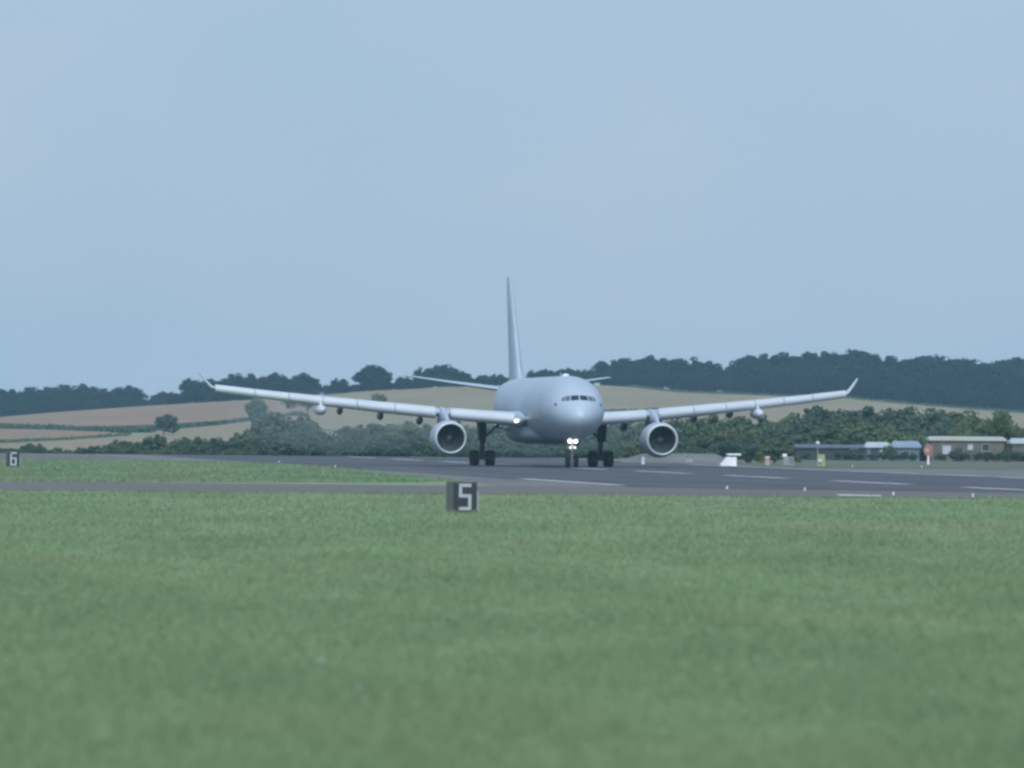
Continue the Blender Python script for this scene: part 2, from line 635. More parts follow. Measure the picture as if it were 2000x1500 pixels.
M['hub'] = plain('wheel_hub', (0.13, 0.14, 0.15), 0.5)
M['gear_dark'] = plain('landing_gear_paint', (0.05, 0.055, 0.06), 0.5)
M['gear_light'] = plain('pale_gear_paint', (0.42, 0.43, 0.44), 0.5)
M['white'] = plain('white_paint', (0.70, 0.71, 0.72), 0.5, 0.05)
M['dark_grey'] = plain('dark_grey_paint', (0.07, 0.075, 0.08), 0.6)


def emit(name, col, st):
    k = Mat(name, (1, 1, 1), 0.4)
    k.b.inputs['Emission Color'].default_value = (*col, 1)
    k.b.inputs['Emission Strength'].default_value = st
    n = k.noise(k.coords('Object'), 4, 2)
    k.color(k.ramp(n, [(0.3, (0.9, 0.9, 0.9)), (0.7, (1, 1, 1))]))
    return k.m


M['lamp'] = emit('lit_landing_lamp', (1.0, 0.97, 0.90), 7.0)
M['lamp_small'] = emit('lit_taxi_lamp', (1.0, 0.97, 0.92), 1.3)

S0 = 28.9          # station of the main gear
ZC = 5.15          # fuselage centreline height
jet = empty('airliner', (PX, PY, 0.018), YAW)
tag(jet, 'large pale grey twin-engined airliner rolling on the runway, nose lights lit', 'airliner')


def P(x, s, z):
    return Vector((x, s - S0, z))


# fuselage stations: s, half width, top, bottom (relative to centreline)
FS = [(0.0, .03, -.78, -.84), (.06, .30, -.52, -1.10), (.2, .56, -.28, -1.36), (.5, .92, .02, -1.64), (.9, 1.24, .32, -1.86), (1.4, 1.55, .62, -2.06),
      (1.9, 1.80, .92, -2.22), (2.4, 2.00, 1.26, -2.35), (2.9, 2.17, 1.60, -2.45), (3.4, 2.30, 1.88, -2.53), (4.0, 2.42, 2.13, -2.60), (5.0, 2.58, 2.41, -2.69),
      (6.0, 2.69, 2.60, -2.75), (7.5, 2.78, 2.75, -2.80), (9.5, 2.82, 2.82, -2.82), (20, 2.82, 2.82, -2.82), (30, 2.82, 2.82, -2.82), (38, 2.82, 2.82, -2.82),
      (41, 2.78, 2.82, -2.60), (44, 2.62, 2.80, -2.15), (47, 2.32, 2.74, -1.55), (50, 1.90, 2.64, -.90), (53, 1.40, 2.46, -.20), (55.5, .95, 2.22, .38),
      (57.5, .55, 1.95, .85), (58.8, .22, 1.62, 1.18)]
_fs = np.array(FS)


def fsec(s):
    return [float(np.interp(s, _fs[:, 0], _fs[:, i])) for i in (1, 2, 3)]


rings = []
for s, w, t, b in FS:
    zc, hh = (t + b) / 2, (t - b) / 2
    rings.append([P(w * math.cos(a), s, ZC + zc + hh * math.sin(a)) for a in [2 * math.pi * i / 56 for i in range(56)]])
fus = MB().rings(rings).build('fuselage', M['paint'], jet)


def nose_point(x, z, off=0.02):
    """point of the nose skin that shows at (x, z) from ahead"""
    lo, hi = 0.0, 9.4
    for _ in range(40):
        m = (lo + hi) / 2
        w, t, b = fsec(m)
        zc, hh = (t + b) / 2, (t - b) / 2
        if (x / w) ** 2 + ((z - zc) / hh) ** 2 > 1: lo = m
        else: hi = m
    p = P(x, hi, ZC + z)
    c = P(0, hi + 2.2, ZC + 0.0)
    return p + (p - c).normalized() * off


def nose_patch(name, quad, mat, n=5, off=0.02, th=0.03):
    """quad = four (x, z) corners in front view; a curved thin panel with a rim"""
    g = []
    for j in range(n + 1):
        for i in range(n + 1):
            u, v_ = i / n, j / n
            x = (quad[0][0] * (1 - u) + quad[1][0] * u) * (1 - v_) + (quad[3][0] * (1 - u) + quad[2][0] * u) * v_
            z = (quad[0][1] * (1 - u) + quad[1][1] * u) * (1 - v_) + (quad[3][1] * (1 - u) + quad[2][1] * u) * v_
            g.append(nose_point(x, z, off))
    ff = [(j * (n + 1) + i, j * (n + 1) + i + 1, (j + 1) * (n + 1) + i + 1, (j + 1) * (n + 1) + i) for j in range(n) for i in range(n)]
    me = MB().add(g, ff, sm=True).mesh(name)
    return link(name, me, mat, fus)


for sg in (-1, 1):
    nose_patch('cockpit_window', [(sg * .05, .70), (sg * .74, .65), (sg * .69, 1.06), (sg * .05, 1.10)], M['glass'])
    nose_patch('cockpit_window', [(sg * .82, .64), (sg * 1.20, .60), (sg * 1.11, 1.01), (sg * .77, 1.05)], M['sky_sheen_glass'])
    nose_patch('cockpit_window', [(sg * 1.26, .60), (sg * 1.48, .58), (sg * 1.38, .90), (sg * 1.17, .98)], M['sky_sheen_glass'])
    nose_patch('sensor_plate', [(sg * 1.86, .20), (sg * 2.02, .20), (sg * 2.02, .40), (sg * 1.86, .40)], M['dark_grey'], 2)
# roof aerial dome and blade aerials, ring frames of the radome joint
rr = []
for i in range(9):
    t = i / 8
    r = 0.34 * math.sin(math.pi * min(1, t * 1.0)) ** 0.6 + 0.01
    rr.append([P(r * math.cos(a), 10.9 + 1.5 * t, ZC + 2.79 + 0.24 * math.sin(math.pi * t) ** .7 * max(0, math.sin(a))) for a in [2 * math.pi * q / 16 for q in range(16)]])
MB().rings(rr).build('antenna_dome', M['white'], fus)
MB().add([P(.03, 15, ZC + 2.8), P(.03, 15.7, ZC + 2.8), P(.015, 15.6, ZC + 3.15), P(.015, 15.3, ZC + 3.15), P(-.03, 15, ZC + 2.8), P(-.03, 15.7, ZC + 2.8), P(-.015, 15.6, ZC + 3.15), P(-.015, 15.3, ZC + 3.15)],
         [(0, 1, 2, 3), (7, 6, 5, 4), (0, 3, 7, 4), (1, 5, 6, 2), (3, 2, 6, 7)]).build('blade_aerial', M['paint'], fus)
# cabin doors as shallow raised panels on the near side
for sg in (-1, 1):
    for s in (7.4, 17.6):
        g = []
        for j in range(7):
            z = -.75 + 1.95 * j / 6
            for i in range(3):
                ss = s + 1.07 * i / 2
                w, t, b = fsec(ss)
                zc, hh = (t + b) / 2, (t - b) / 2
                g.append(P(sg * (w * math.sqrt(max(0, 1 - ((z - zc) / hh) ** 2)) + .012), ss, ZC + z))
        MB().add(g, [(j * 3 + i, j * 3 + i + 1, j * 3 + i + 4, j * 3 + i + 3) for j in range(6) for i in range(2)], sm=True).build('cabin_door', M['paint'], fus)

# belly fairing
rr = []
for s, w, d in [(17.2, .5, 2.5), (18.4, 1.9, 2.75), (20, 2.65, 2.98), (22.5, 2.98, 3.12), (26, 3.05, 3.16), (31, 3.05, 3.14), (34.5, 2.7, 3.0), (37, 1.9, 2.75), (38.5, .6, 2.5)]:
    ring = []
    for q in range(28):
        a = 2 * math.pi * q / 28
        ca, sa = math.cos(a), math.sin(a)
        ex = 0.62
        x = w * math.copysign(abs(ca) ** ex, ca)
        zz = -1.7 + (d - 1.7) * math.copysign(abs(sa) ** ex, sa) if sa < 0 else -1.7 + .7 * abs(sa) ** ex
        ring.append(P(x, s, ZC + zz))
    rr.append(ring)
MB().rings(rr).build('belly_fairing', M['paint'], jet)


def airfoil(chord, tc, n=14, camber=0.015):
    """closed section: list of (along chord, up), trailing edge -> top -> nose -> bottom"""
    up, lo = [], []
    for i in range(n + 1):
        x = 0.5 * (1 - math.cos(math.pi * i / n))
        y = 5 * tc * (0.2969 * math.sqrt(x) - 0.126 * x - 0.3516 * x ** 2 + 0.2843 * x ** 3 - 0.1015 * x ** 4)
        c = camber * 4 * x * (1 - x)
        up.append((x * chord, (c + y) * chord))
        lo.append((x * chord, (c - y) * chord))
    return list(reversed(up)) + lo[1:-1]


def lift_surface(stations, sg):
    rr = []
    for x, sle, ch, z, tc, tw in stations:
        ring = []
        for a, b in airfoil(ch, tc):
            t = R(tw)
            ring.append(P(sg * x, sle + a * math.cos(t) + b * math.sin(t), z + b * math.cos(t) - a * math.sin(t)))
        rr.append(ring)
    return rr


WST = [(1.6, 19.8, 11.0, 4.10, .128, 2.5), (2.8, 20.3, 10.5, 4.18, .125, 2.4), (6.0, 22.25, 8.9, 4.42, .118, 2.0), (9.4, 24.4, 7.2, 4.68, .112, 1.4),
       (14, 27.2, 5.9, 5.12, .105, .8), (19, 30.3, 4.7, 5.64, .10, .2), (24, 33.4, 3.6, 6.18, .10, -.2), (29.0, 36.45, 2.5, 6.80, .10, -.5)]
_w = np.array(WST)


def wst(x):
    return [float(np.interp(x, _w[:, 0], _w[:, i])) for i in range(1, 6)]


def slat_mesh(x0, x1, sg, n=6):
    """drooped slat: a crescent ahead of and below the wing nose"""
    rr = []
    for i in range(n + 1):
        x = x0 + (x1 - x0) * i / n
        sle, ch, z, tc, tw = wst(x)
        h = .47 + .095 * ch if ch < 6 else 1.04 + .03 * (ch - 6)          # frontal height
        d = 0.55 * h + 0.04 * ch
        ring = []
        for q in range(11):           # outer skin from the upper rear edge round the nose to the lower edge
            t = q / 10
            a = R(100 - 190 * t)
            yy = -math.cos(R(90) - a * 0 + 0) if False else 0
            fwd = math.cos(R(-92 + 176 * t))
            upz = math.sin(R(84 - 168 * t))
            ring.append(P(sg * x, sle + .42 * d - d * fwd + .30 * d * (1 - t) ** 2, z - .02 + h * .5 * upz))
        for q in range(10, -1, -1):   # hollow back
            t = q / 10
            fwd = math.cos(R(-92 + 176 * t)) * .45
            upz = math.sin(R(84 - 168 * t)) * .94
            ring.append(P(sg * x, sle + .46 * d - d * fwd + .34 * d * (1 - t) ** 2, z - .02 + h * .5 * upz))
        rr.append(ring)
    return MB().rings(rr)


for sg in (-1, 1):
    side = 'left' if sg < 0 else 'right'
    wing = MB().rings(lift_surface(WST, sg)).build('wing', M['paint'], jet)
    tag(wing, f'{side}-hand wing with drooped leading edge')
    for x0, x1 in ((3.0, 8.75), (10.0, 13.4), (13.46, 16.6), (16.66, 19.5), (19.56, 22.4), (22.46, 25.3), (25.36, 28.75)):
        slat_mesh(x0, x1, sg).build('slat', M['slat'], wing)
    # root fillet ahead of the wing
    rr = []
    for t in np.linspace(0, 1, 8):
        s = 17.6 + 6.0 * t
        r = .05 + .62 * math.sin(math.pi * .5 * min(1, t * 1.6))
        rr.append([P(sg * (2.62 + .55 * r + r * .9 * math.cos(a) * (1 if math.cos(a) * 1 > 0 else .6)), s, 4.2 + r * 1.05 * math.sin(a)) for a in [2 * math.pi * q / 20 for q in range(20)]])
    MB().rings(rr).build('root_fillet', M['paint'], wing)
    # winglet
    MB().rings([[P(sg * x, sle + a, z + b * .5) + Vector((sg * b * -.85, 0, 0)) for a, b in airfoil(ch, .12, 10, 0)]
                for x, sle, ch, z in ((28.9, 36.5, 2.45, 6.80), (29.15, 36.85, 2.0, 7.0), (29.55, 37.3, 1.6, 7.45), (30.1, 37.95, .9, 8.18))]).build('winglet', M['slat'], wing)
    # flap track fairings
    for x in (7.5, 10.8, 14.2, 17.7):
        sle, ch, z, tc, tw = wst(x)
        L = 2.6 + .30 * ch
        s1 = sle + ch * .52
        zz = z - ch * .085 - .18
        rr = []
        for t in np.linspace(0, 1, 11):
            r = .30 * math.sin(math.pi * min(1, max(0.0, t) ** .8)) ** .7 + .015
            rr.append([P(sg * (x + r * .78 * math.cos(a)), s1 + L * t, zz - .16 * t + r * 1.25 * math.sin(a)) for a in [2 * math.pi * q / 14 for q in range(14)]])
        MB().rings(rr).build('flap_track_fairing', M['gear_dark'], wing)
    # refuelling pod on its pylon
    x = 19.75
    pz = 4.86
    mb = MB()
    mb.lathe([(0, .02), (.06, .16), (.25, .31), (.6, .41), (1.2, .46), (3.4, .46), (4.2, .36), (4.7, .20)], P(sg * x, 28.6, pz), 'Y', 22, cap0=True, cap1=True)
    mb.rings([[P(sg * x + sx * w_, s_, z_) for sx, s_, w_ in ((-1, f0, .10), (1, f0, .10), (1, f1, .08), (-1, f1, .08))] for z_, f0, f1 in ((pz + .30, 29.6, 33.0), (5.62, 30.6, 33.6))], sm=False)
    pod = mb.build('refuelling_pod', M['slat'], wing)
    # engine
    ex = 9.37 * sg
    ez = 2.46
    e0 = 17.5
    mb = MB()
    mb.lathe([(.30, 1.42), (.8, 1.52), (1.6, 1.565), (2.6, 1.57), (3.8, 1.50), (5.0, 1.34), (6.2, 1.08), (7.0, .86), (7.02, .80), (6.2, .9)], P(ex, e0, ez), 'Y', 56)
    eng = mb.build('engine', M['paint'], jet)
    tag(eng, f'{side}-hand turbofan engine with bright intake rim')
    MB().lathe([(.32, 1.425), (.12, 1.375), (.03, 1.32), (0, 1.285), (.04, 1.245), (.16, 1.212), (.40, 1.198)], P(ex, e0, ez), 'Y', 56).build('intake_lip', M['lip'], eng)
    MB().lathe([(.40, 1.198), (.9, 1.205), (1.5, 1.228), (2.3, 1.235)], P(ex, e0, ez), 'Y', 48).build('intake_duct', M['dark_duct'], eng)
    MB().lathe([(2.28, 1.24), (2.3, .02)], P(ex, e0, ez), 'Y', 40).build('fan_backing', M['dark_duct'], eng)
    MB().lathe([(1.18, .012), (1.22, .07), (1.35, .17), (1.6, .30), (1.85, .385), (2.2, .40)], P(ex, e0, ez), 'Y', 28, cap0=True).build('spinner', M['hub'], eng)
    nb = 26
    bm_ = MB()
    rows = []
    for t in np.linspace(0, 1, 5):
        r = .36 + .86 * t
        tw = R(28 + 34 * t)
        hw = .15 + .03 * t
        rows.append([Vector((math.cos(tw) * -hw * sx * 0 + sx * hw * math.sin(tw) * .9, sx * hw * math.cos(tw), r)) for sx in (-1, 1)])
    vv = [p for rw_ in rows for p in rw_]
    bm_.add(vv, [(2 * i, 2 * i + 1, 2 * i + 3, 2 * i + 2) for i in range(4)], sm=True)
    bme = bm_.mesh('fan_blade')
    for q in range(nb):
        b = link('fan_blade', bme, M['blade_metal'], eng)
        b.location = P(ex, e0 + 1.85, ez)
        b.rotation_euler = (0, 2 * math.pi * q / nb, 0)
    # pylon from nacelle top over the wing nose
    sec = [(20.2, ez + 1.40, ez + 1.62, .10), (21.6, ez + 1.3, ez + 2.18, .24), (23.4, ez + 1.2, 4.98, .30), (24.4, ez + 1.2, 5.18, .30), (26.0, ez + 1.0, 5.20, .26), (28.2, 3.6, 4.6, .12)]
    MB().rings([[P(ex + dx * w_, s_, z_) for dx, z_ in ((-.8, zl), (.8, zl), (1, (zl + zu) / 2), (.85, zu - .1), (.35, zu), (-.35, zu), (-.85, zu - .1), (-1, (zl + zu) / 2))] for s_, zl, zu, w_ in sec]).build('pylon', M['paint'], eng)

    # main gear
    gx_ = 5.34 * sg
    mb = MB()
    mb.tube(P(gx_, S0, 1.0), P(gx_, S0 - .05, 2.5), .20, .22, 16)
    mb.tube(P(gx_, S0 - .05, 2.2), P(gx_ * 1.0, S0 - .15, 4.3), .33, .37, 16)
    mb.tube(P(gx_, S0 - 1.0, .70), P(gx_, S0 + 1.0, .70), .17, .17, 12)
    mb.tube(P(gx_, S0, .65), P(gx_, S0, 1.1), .24, .2, 12)
    for dv in (-.99, .99):
        mb.tube(P(gx_ - .75, S0 + dv, .70), P(gx_ + .75, S0 + dv, .70), .09, .09, 10)
    mb.tube(P(gx_, S0 + .3, .9), P(gx_, S0 + .55, 1.5), .05, .05, 8)
    mb.tube(P(gx_, S0 + .55, 1.5), P(gx_, S0 + .2, 2.2), .05, .05, 8)
    gear = mb.build('main_gear', M['gear_dark'], jet)
    tag(gear, f'{side}-hand four-wheeled main landing gear')
    mb = MB()
    mb.tube(P(gx_, S0, 2.35), P(gx_ - sg * 1.5, S0 + .1, 3.75), .10, .10, 10)
    mb.tube(P(gx_, S0 - .3, 3.0), P(gx_ - sg * .55, S0 - .2, 2.9), .05, .05, 8)
    mb.build('side_brace', M['gear_dark'], gear)
    mb = MB()
    mb.box(P(gx_ + sg * .38, S0 - .1, 3.15), (.07, 1.5, 1.9), Matrix.Rotation(sg * R(4), 3, 'Y'))
    mb.build('gear_door', M['gear_dark'], gear)
    mb = MB()
    mb.box(P(gx_ - sg * 1.9, S0 - .2, 3.30), (2.0, 2.6, .06), Matrix.Rotation(sg * R(-14), 3, 'Y'))
    mb.build('gear_bay', M['dark_duct'], gear)
    wm = MB()
    wm.lathe([(-.22, .30), (-.285, .38), (-.305, .52), (-.27, .64), (-.16, .695), (0, .705), (.16, .695), (.27, .64), (.305, .52), (.285, .38), (.22, .30)], (0, 0, 0), 'X', 30)
    wm.lathe([(-.20, .31), (-.13, .27), (-.12, .10), (-.18, .02)], (0, 0, 0), 'X', 24, mi=1)
    wm.lathe([(.20, .31), (.13, .27), (.12, .10), (.18, .02)], (0, 0, 0), 'X', 24, mi=1)
    wme = wm.mesh('wheel')
    for dx in (-.70, .70):
        for dv in (-.99, .99):
            w_ = link('wheel', wme, [M['rubber'], M['hub']], gear)
            w_.location = P(gx_ + dx, S0 + dv, .70)

# wing-root landing lamp lit on the near side
wl = [o for o in jet.children if o.name.startswith('wing')][0]
MB().lathe([(0, .02), (.01, .11), (.06, .125), (.2, .11)], P(-3.42, 19.28, 4.02), 'Y', 20, cap0=True, cap1=True).build('landing_lamp', M['lamp'], wl)

# nose gear
s = 6.7
mb = MB()
mb.tube(P(0, s, .55), P(0, s - .05, 1.6), .085, .09, 14)
mb.tube(P(0, s - .05, 1.4), P(0, s - .2, 2.75), .13, .14, 14)
mb.tube(P(-.42, s, .53), P(.42, s, .53), .07, .07, 10)
mb.tube(P(0, s - .1, 2.0), P(0, s + 1.3, 2.8), .06, .06, 10)
mb.tube(P(0, s - .2, .75), P(0, s - .25, 1.35), .04, .04, 8)
mb.box(P(0, s - .22, 2.22), (.62, .12, .12))
mb.box(P(0, s - .22, 1.70), (.46, .1, .08))
ng = mb.build('nose_gear', M['gear_light'], jet)
tag(ng, 'slim pale nose landing gear with lit lamps')
wm = MB()
wm.lathe([(-.12, .22), (-.17, .30), (-.185, .40), (-.16, .475), (-.09, .52), (0, .53), (.09, .52), (.16, .475), (.185, .40), (.17, .30), (.12, .22)], (0, 0, 0), 'X', 28)
wm.lathe([(-.12, .23), (-.06, .18), (-.09, .02)], (0, 0, 0), 'X', 20, mi=1)
wm.lathe([(.12, .23), (.06, .18), (.09, .02)], (0, 0, 0), 'X', 20, mi=1)
wme = wm.mesh('nose_wheel')
for dx in (-.355, .355):
    w_ = link('wheel', wme, [M['rubber'], M['hub']], ng)
    w_.location = P(dx, s, .525)
for dx in (-.27, .27):
    MB().lathe([(0, .02), (.012, .125), (.05, .14), (.2, .12), (.28, .05)], P(dx, s - .56, 2.30), 'Y', 24, cap0=True, cap1=True).build('landing_lamp', M['lamp'], ng)
for dx in (-.20, .20):
    MB().lathe([(0, .02), (.01, .085), (.04, .10), (.15, .07)], P(dx, s - .45, 1.74), 'Y', 18, cap0=True, cap1=True).build('taxi_lamp', M['lamp_small'], ng)
for dx in (-.62, .62):
    MB().box(P(dx, s + .6, 2.25), (.05, 1.7, .95), Matrix.Rotation(math.copysign(R(10), dx), 3, 'Y')).build('gear_door', M['gear_dark'], ng)

# tail
fin = MB().rings([[P(b * 1.0, sle + a, z) for a, b in airfoil(ch, tc, 14, 0)] for sle, ch, z, tc in
                  ((43.6, 11.6, ZC + 2.30, .075), (45.4, 9.6, ZC + 2.95, .095), (46.6, 8.35, ZC + 3.9, .105), (50.2, 5.95, ZC + 8.0, .10), (54.2, 3.15, ZC + 12.1, .10), (54.6, 2.7, ZC + 12.3, .06))]).build('tail_fin', M['paint'], jet)
for sg in (-1, 1):
    MB().rings(lift_surface([(.6, 50.4, 5.0, 6.85, .10, 0), (1.6, 50.9, 4.6, 7.02, .10, 0), (5.5, 53.1, 3.2, 7.55, .095, 0), (9.5, 55.4, 1.85, 8.16, .09, 0), (9.72, 55.9, 1.2, 8.2, .06, 0)], sg)).build('tailplane', M['paint'], jet)
MB().lathe([(0, .28), (.35, .24), (.8, .10)], P(0, 58.6, ZC + 1.4), 'Y', 18, cap1=True).build('tail_cone', M['dark_grey'], jet)


# ------------------------------------------------------------------ signs
def digit_boxes(strokes, w, h, t, dep):
    """strokes: (x0, z0, x1, z1) in units of the stroke grid 0..1"""
    mb = MB()
    for x0, z0, x1, z1 in strokes:
        mb.box((((x0 + x1) / 2 - .5) * w, 0, (z0 + z1) / 2 * h), ((x1 - x0) * w, dep, (z1 - z0) * h))
    return mb


FIVE = [(0, .88, 1, 1), (0, .60, .24, .879), (.0, .48, 1, .599), (.76, .121, 1, .479), (0, 0, 1, .12)]
SIX = [(.1, .88, 1, 1), (0, .121, .24, .879), (.241, .48, 1, .60), (.76, .121, 1, .479), (0, 0, 1, .12)]
M['sign_black'] = plain('sign_black_face', (0.022, 0.028, 0.032), 0.55)
M['sign_side'] = plain('weathered_sign_side', (0.115, 0.118, 0.115), 0.8, .25, 5)
M['sign_white'] = plain('sign_white', (0.37, 0.40, 0.43), 0.6)


def marker_board(base, rz, strokes, label):
    t = empty('distance_marker_board', base, rz)
    tag(t, label, 'sign', 'runway distance marker boards')
    W, H, D = 1.00, 1.16, .72
    MB().box((0, D / 2 + .012, .06 + H / 2), (W, D, H)).build('box_body', M['sign_side'], t)
    MB().box((0, 0, .06 + H / 2), (W - .04, .02, H - .04)).build('face_panel', M['sign_black'], t)
    d = digit_boxes(strokes, .50, 1.02, 0, .012).build('digit', M['sign_white'], t)
    d.location = (0, -.017, .13)
    MB().box((W / 2 + .022, .16, .06 + H * .36), (.035, .34, H * .62)).build('edge_strip', M['sign_white'], t)
    for x in (-.38, .38):
        MB().box((x, .3, .03), (.10, .3, .10)).build('foot', M['dark_grey'], t)
    return t


b = flat(908, 1003)
marker_board((b.x, b.y, 0), R(21), FIVE, 'black box sign with a white 5 standing in the near grass')
b = flat(26, 913)
marker_board((b.x, b.y, .03), R(10), SIX, 'small black box sign with a white 6 at the far left edge of the verge')

# ------------------------------------------------------------------ runway edge lights and small markers
M['light_glass'] = plain('white_lens', (0.60, 0.61, 0.62), 0.3, .04)
lm = MB()
lm.lathe([(0, .16), (.03, .16), (.05, .10), (.22, .08), (.24, .14), (.27, .14)], (0, 0, 0), 'Z', 14, cap0=True, cap1=True)
lm_m = lm.mesh('light_base')
ll = MB()
ll.lathe([(.272, .13), (.36, .125), (.43, .08), (.45, .01)], (0, 0, 0), 'Z', 14, cap1=True)
ll_m = ll.mesh('light_lens')
LIGHTS = [(1420, 956, 'small white runway edge light, first to the right of the nose wheel by the grass'),
          (1572, 959, 'small white runway edge light in the middle of the near edge on the right'),
          (1745, 968, 'small white runway edge light second from the right on the near grass edge'),
          (1900, 971, 'bright white runway edge light nearest the right border of the grass edge'),
          (545, 904, 'tiny white light at the back edge of the left verge'),
          (655, 913, 'small white light where the left verge narrows beside the runway'),
          (1545, 909, 'tiny white light on the far verge below the grey cabinet'),
          (1800, 914, 'tiny pale light on the far verge beside the red disc sign'),
          (1665, 912, 'tiny pale light on the far verge below the blue sheds')]
for px, py, lab in LIGHTS:
    p = flat(px, py)
    t = empty('runway_light', (p.x, p.y, .03))
    t.scale = (.4, .4, .36)
    tag(t, lab, 'light', 'runway edge lights')
    link('light_base', lm_m, M['white'], t)
    link('light_lens', ll_m, M['light_glass'], t)

M['hivis'] = plain('yellow_green_paint', (0.25, 0.30, 0.10), 0.6, .15)
M['redsign'] = plain('faded_red_paint', (0.26, 0.125, 0.12), 0.7, .15)
M['pinkish'] = plain('faded_pink_paint', (0.40, 0.25, 0.22), 0.7, .15)
M['grey_box'] = plain('grey_cabinet_paint', (0.22, 0.23, 0.23), 0.6, .12)

# white wedge-fronted cabinet
p = flat(1424, 911)
t = empty('equipment_cabinet', (p.x, p.y, .03), R(8))
tag(t, 'white cabinet with a sloping front beside the far runway edge', 'cabinet')
mb = MB()
prof = [(-.85, 0), (.62, 0), (.62, .86), (-.25, .86), (-.62, .34), (-.85, .22)]
mb.add([(x, -.5, z) for x, z in prof] + [(x, .5, z) for x, z in prof],
       [tuple(range(5, -1, -1)), tuple(range(6, 12))] + [(i, (i + 1) % 6, 6 + (i + 1) % 6, 6 + i) for i in range(6)])
mb.build('housing', M['white'], t)
MB().box((.40, 0, 1.10), (1.25, 1.15, .16)).build('lid', M['white'], t)
for x in (-.1, .5):
    MB().box((x, 0, .94), (.10, .8, .16)).build('lid_support', M['grey_box'], t)
# pinkish marker post
p = flat(1499, 909)
t = empty('marker_post', (p.x, p.y, .03))
tag(t, 'short pinkish marker post with a pale cap between green bushes', 'post')
MB().box((0, 0, .36), (.42, .30, .72), taper=.85).build('post', M['pinkish'], t)
MB().box((0, 0, .78), (.44, .32, .10)).build('cap', M['white'], t)
# grey cabinet with pale lamp
p = flat(1538, 909)
t = empty('equipment_cabinet', (p.x, p.y, .03))
tag(t, 'grey cabinet with a small white box on its corner', 'cabinet')
MB().box((.1, 0, .42), (1.05, .6, .84)).build('housing', M['grey_box'], t)
MB().box((-.28, -.1, .98), (.42, .32, .26)).build('lamp_box', M['white'], t)
MB().box((.36, -.31, .45), (.40, .03, .6)).build('door', M['hub'], t)
# yellow-green marker with pale disc
p = flat(1604, 911)
t = empty('marker_cabinet', (p.x, p.y, .03), R(-6))
tag(t, 'yellow-green marker cabinet with a pale round panel at the far verge', 'cabinet')
mb = MB()
mb.box((0, 0, .56), (.80, .5, 1.08), taper=.80)
mb.build('body', M['hivis'], t)
mb = MB()
mb.lathe([(0, .02), (.005, .25), (.04, .25)], (-.10, -.29, .44), 'Y', 20, cap0=True, cap1=True)
mb.build('round_panel', M['sign_white'], t)
MB().box((0, 0, 1.12), (.60, .42, .05)).build('cap', M['grey_box'], t)
# slim lamp mast behind it
p = at(1597, 905, 760)
t = empty('lamp_mast', (p.x, 760, 0))
tag(t, 'slim grey mast with a pale lamp behind the yellow-green cabinet', 'mast')
MB().tube((0, 0, 0), (0, 0, 2.0), .06, .045, 10).build('pole', M['grey_box'], t)
MB().lathe([(2.0, .05), (2.05, .20), (2.25, .22), (2.34, .05)], (0, 0, 0), 'Z', 14, cap1=True).build('lamp_head', M['light_glass'], t)
# red disc sign on a white post
p = flat(1813, 908)
t = empty('disc_sign', (p.x, p.y, .033), R(4))
tag(t, 'faded red oval disc sign on a short white post', 'sign')
MB().tube((0, .03, 0), (0, .03, .9), .13, .11, 12).build('post', M['white'], t)
mb = MB()
rg = []
for yy, sc_ in ((-.06, .94), (-.04, 1.0), (.02, 1.0), (.04, .94)):
    rg.append([Vector((sc_ * (.50 - .16 * max(0, -math.sin(a))) * math.cos(a), yy, 1.42 + sc_ * .72 * math.sin(a))) for a in [2 * math.pi * q / 32 for q in range(32)]])
mb.rings(rg, sm=False)
mb.build('disc', M['redsign'], t)
mb = MB()
mb.rings([[Vector((-.12 + .24 * math.cos(a), yy, 1.50 + .24 * math.sin(a))) for a in [2 * math.pi * q / 20 for q in range(20)]] for yy in (-.075, -.062)], sm=False)
mb.build('centre_panel', M['pinkish'], t)
# pale bollard below the engine and a dark box on the paved rise
p = flat(1256, 907)
t = empty('bollard', (p.x, p.y, .03))
tag(t, 'pale rounded bollard below the right-hand engine', 'bollard')
MB().lathe([(0, .20), (.08, .20), (.1, .17), (.55, .16), (.68, .12), (.74, .02)], (0, 0, 0), 'Z', 16, cap0=True, cap1=True).build('post', M['sign_white'], t)
p = at(1346, 905, 760)
t = empty('junction_box', (p.x, 760, .08))
tag(t, 'dull grey junction box on the paved rise right of the engine', 'box')
MB().box((0, 0, .25), (.75, .5, .5), taper=.85).build('housing', M['grey_box'], t)
MB().box((0, 0, .53), (.70, .48, .05)).build('lid', M['dark_grey'], t)

# ------------------------------------------------------------------ buildings on the right
M['brick'] = plain('brown_brick', (0.100, 0.090, 0.080), 0.85, .25, 1.2)
M['roof_pale'] = plain('pale_roof_sheet', (0.36, 0.355, 0.32), 0.6, .12, .8)
M['roof_blue'] = plain('blue_grey_roof_sheet', (0.20, 0.26, 0.34), 0.5, .12, .8)
M['roof_white'] = plain('white_roof_sheet', (0.38, 0.42, 0.46), 0.5, .10, .8)
M['shed_blue'] = plain('blue_grey_cladding', (0.085, 0.12, 0.16), 0.7, .15, .8)
M['shed_dark'] = plain('dark_cladding', (0.025, 0.035, 0.04), 0.8, .2, .8)
M['pane'] = plain('pale_window_pane', (0.36, 0.40, 0.44), 0.15, .05)
M['pane_dark'] = plain('dark_window_pane', (0.03, 0.04, 0.05), 0.12, .05)
M['frame'] = plain('window_frame', (0.26, 0.26, 0.26), 0.5, .05)


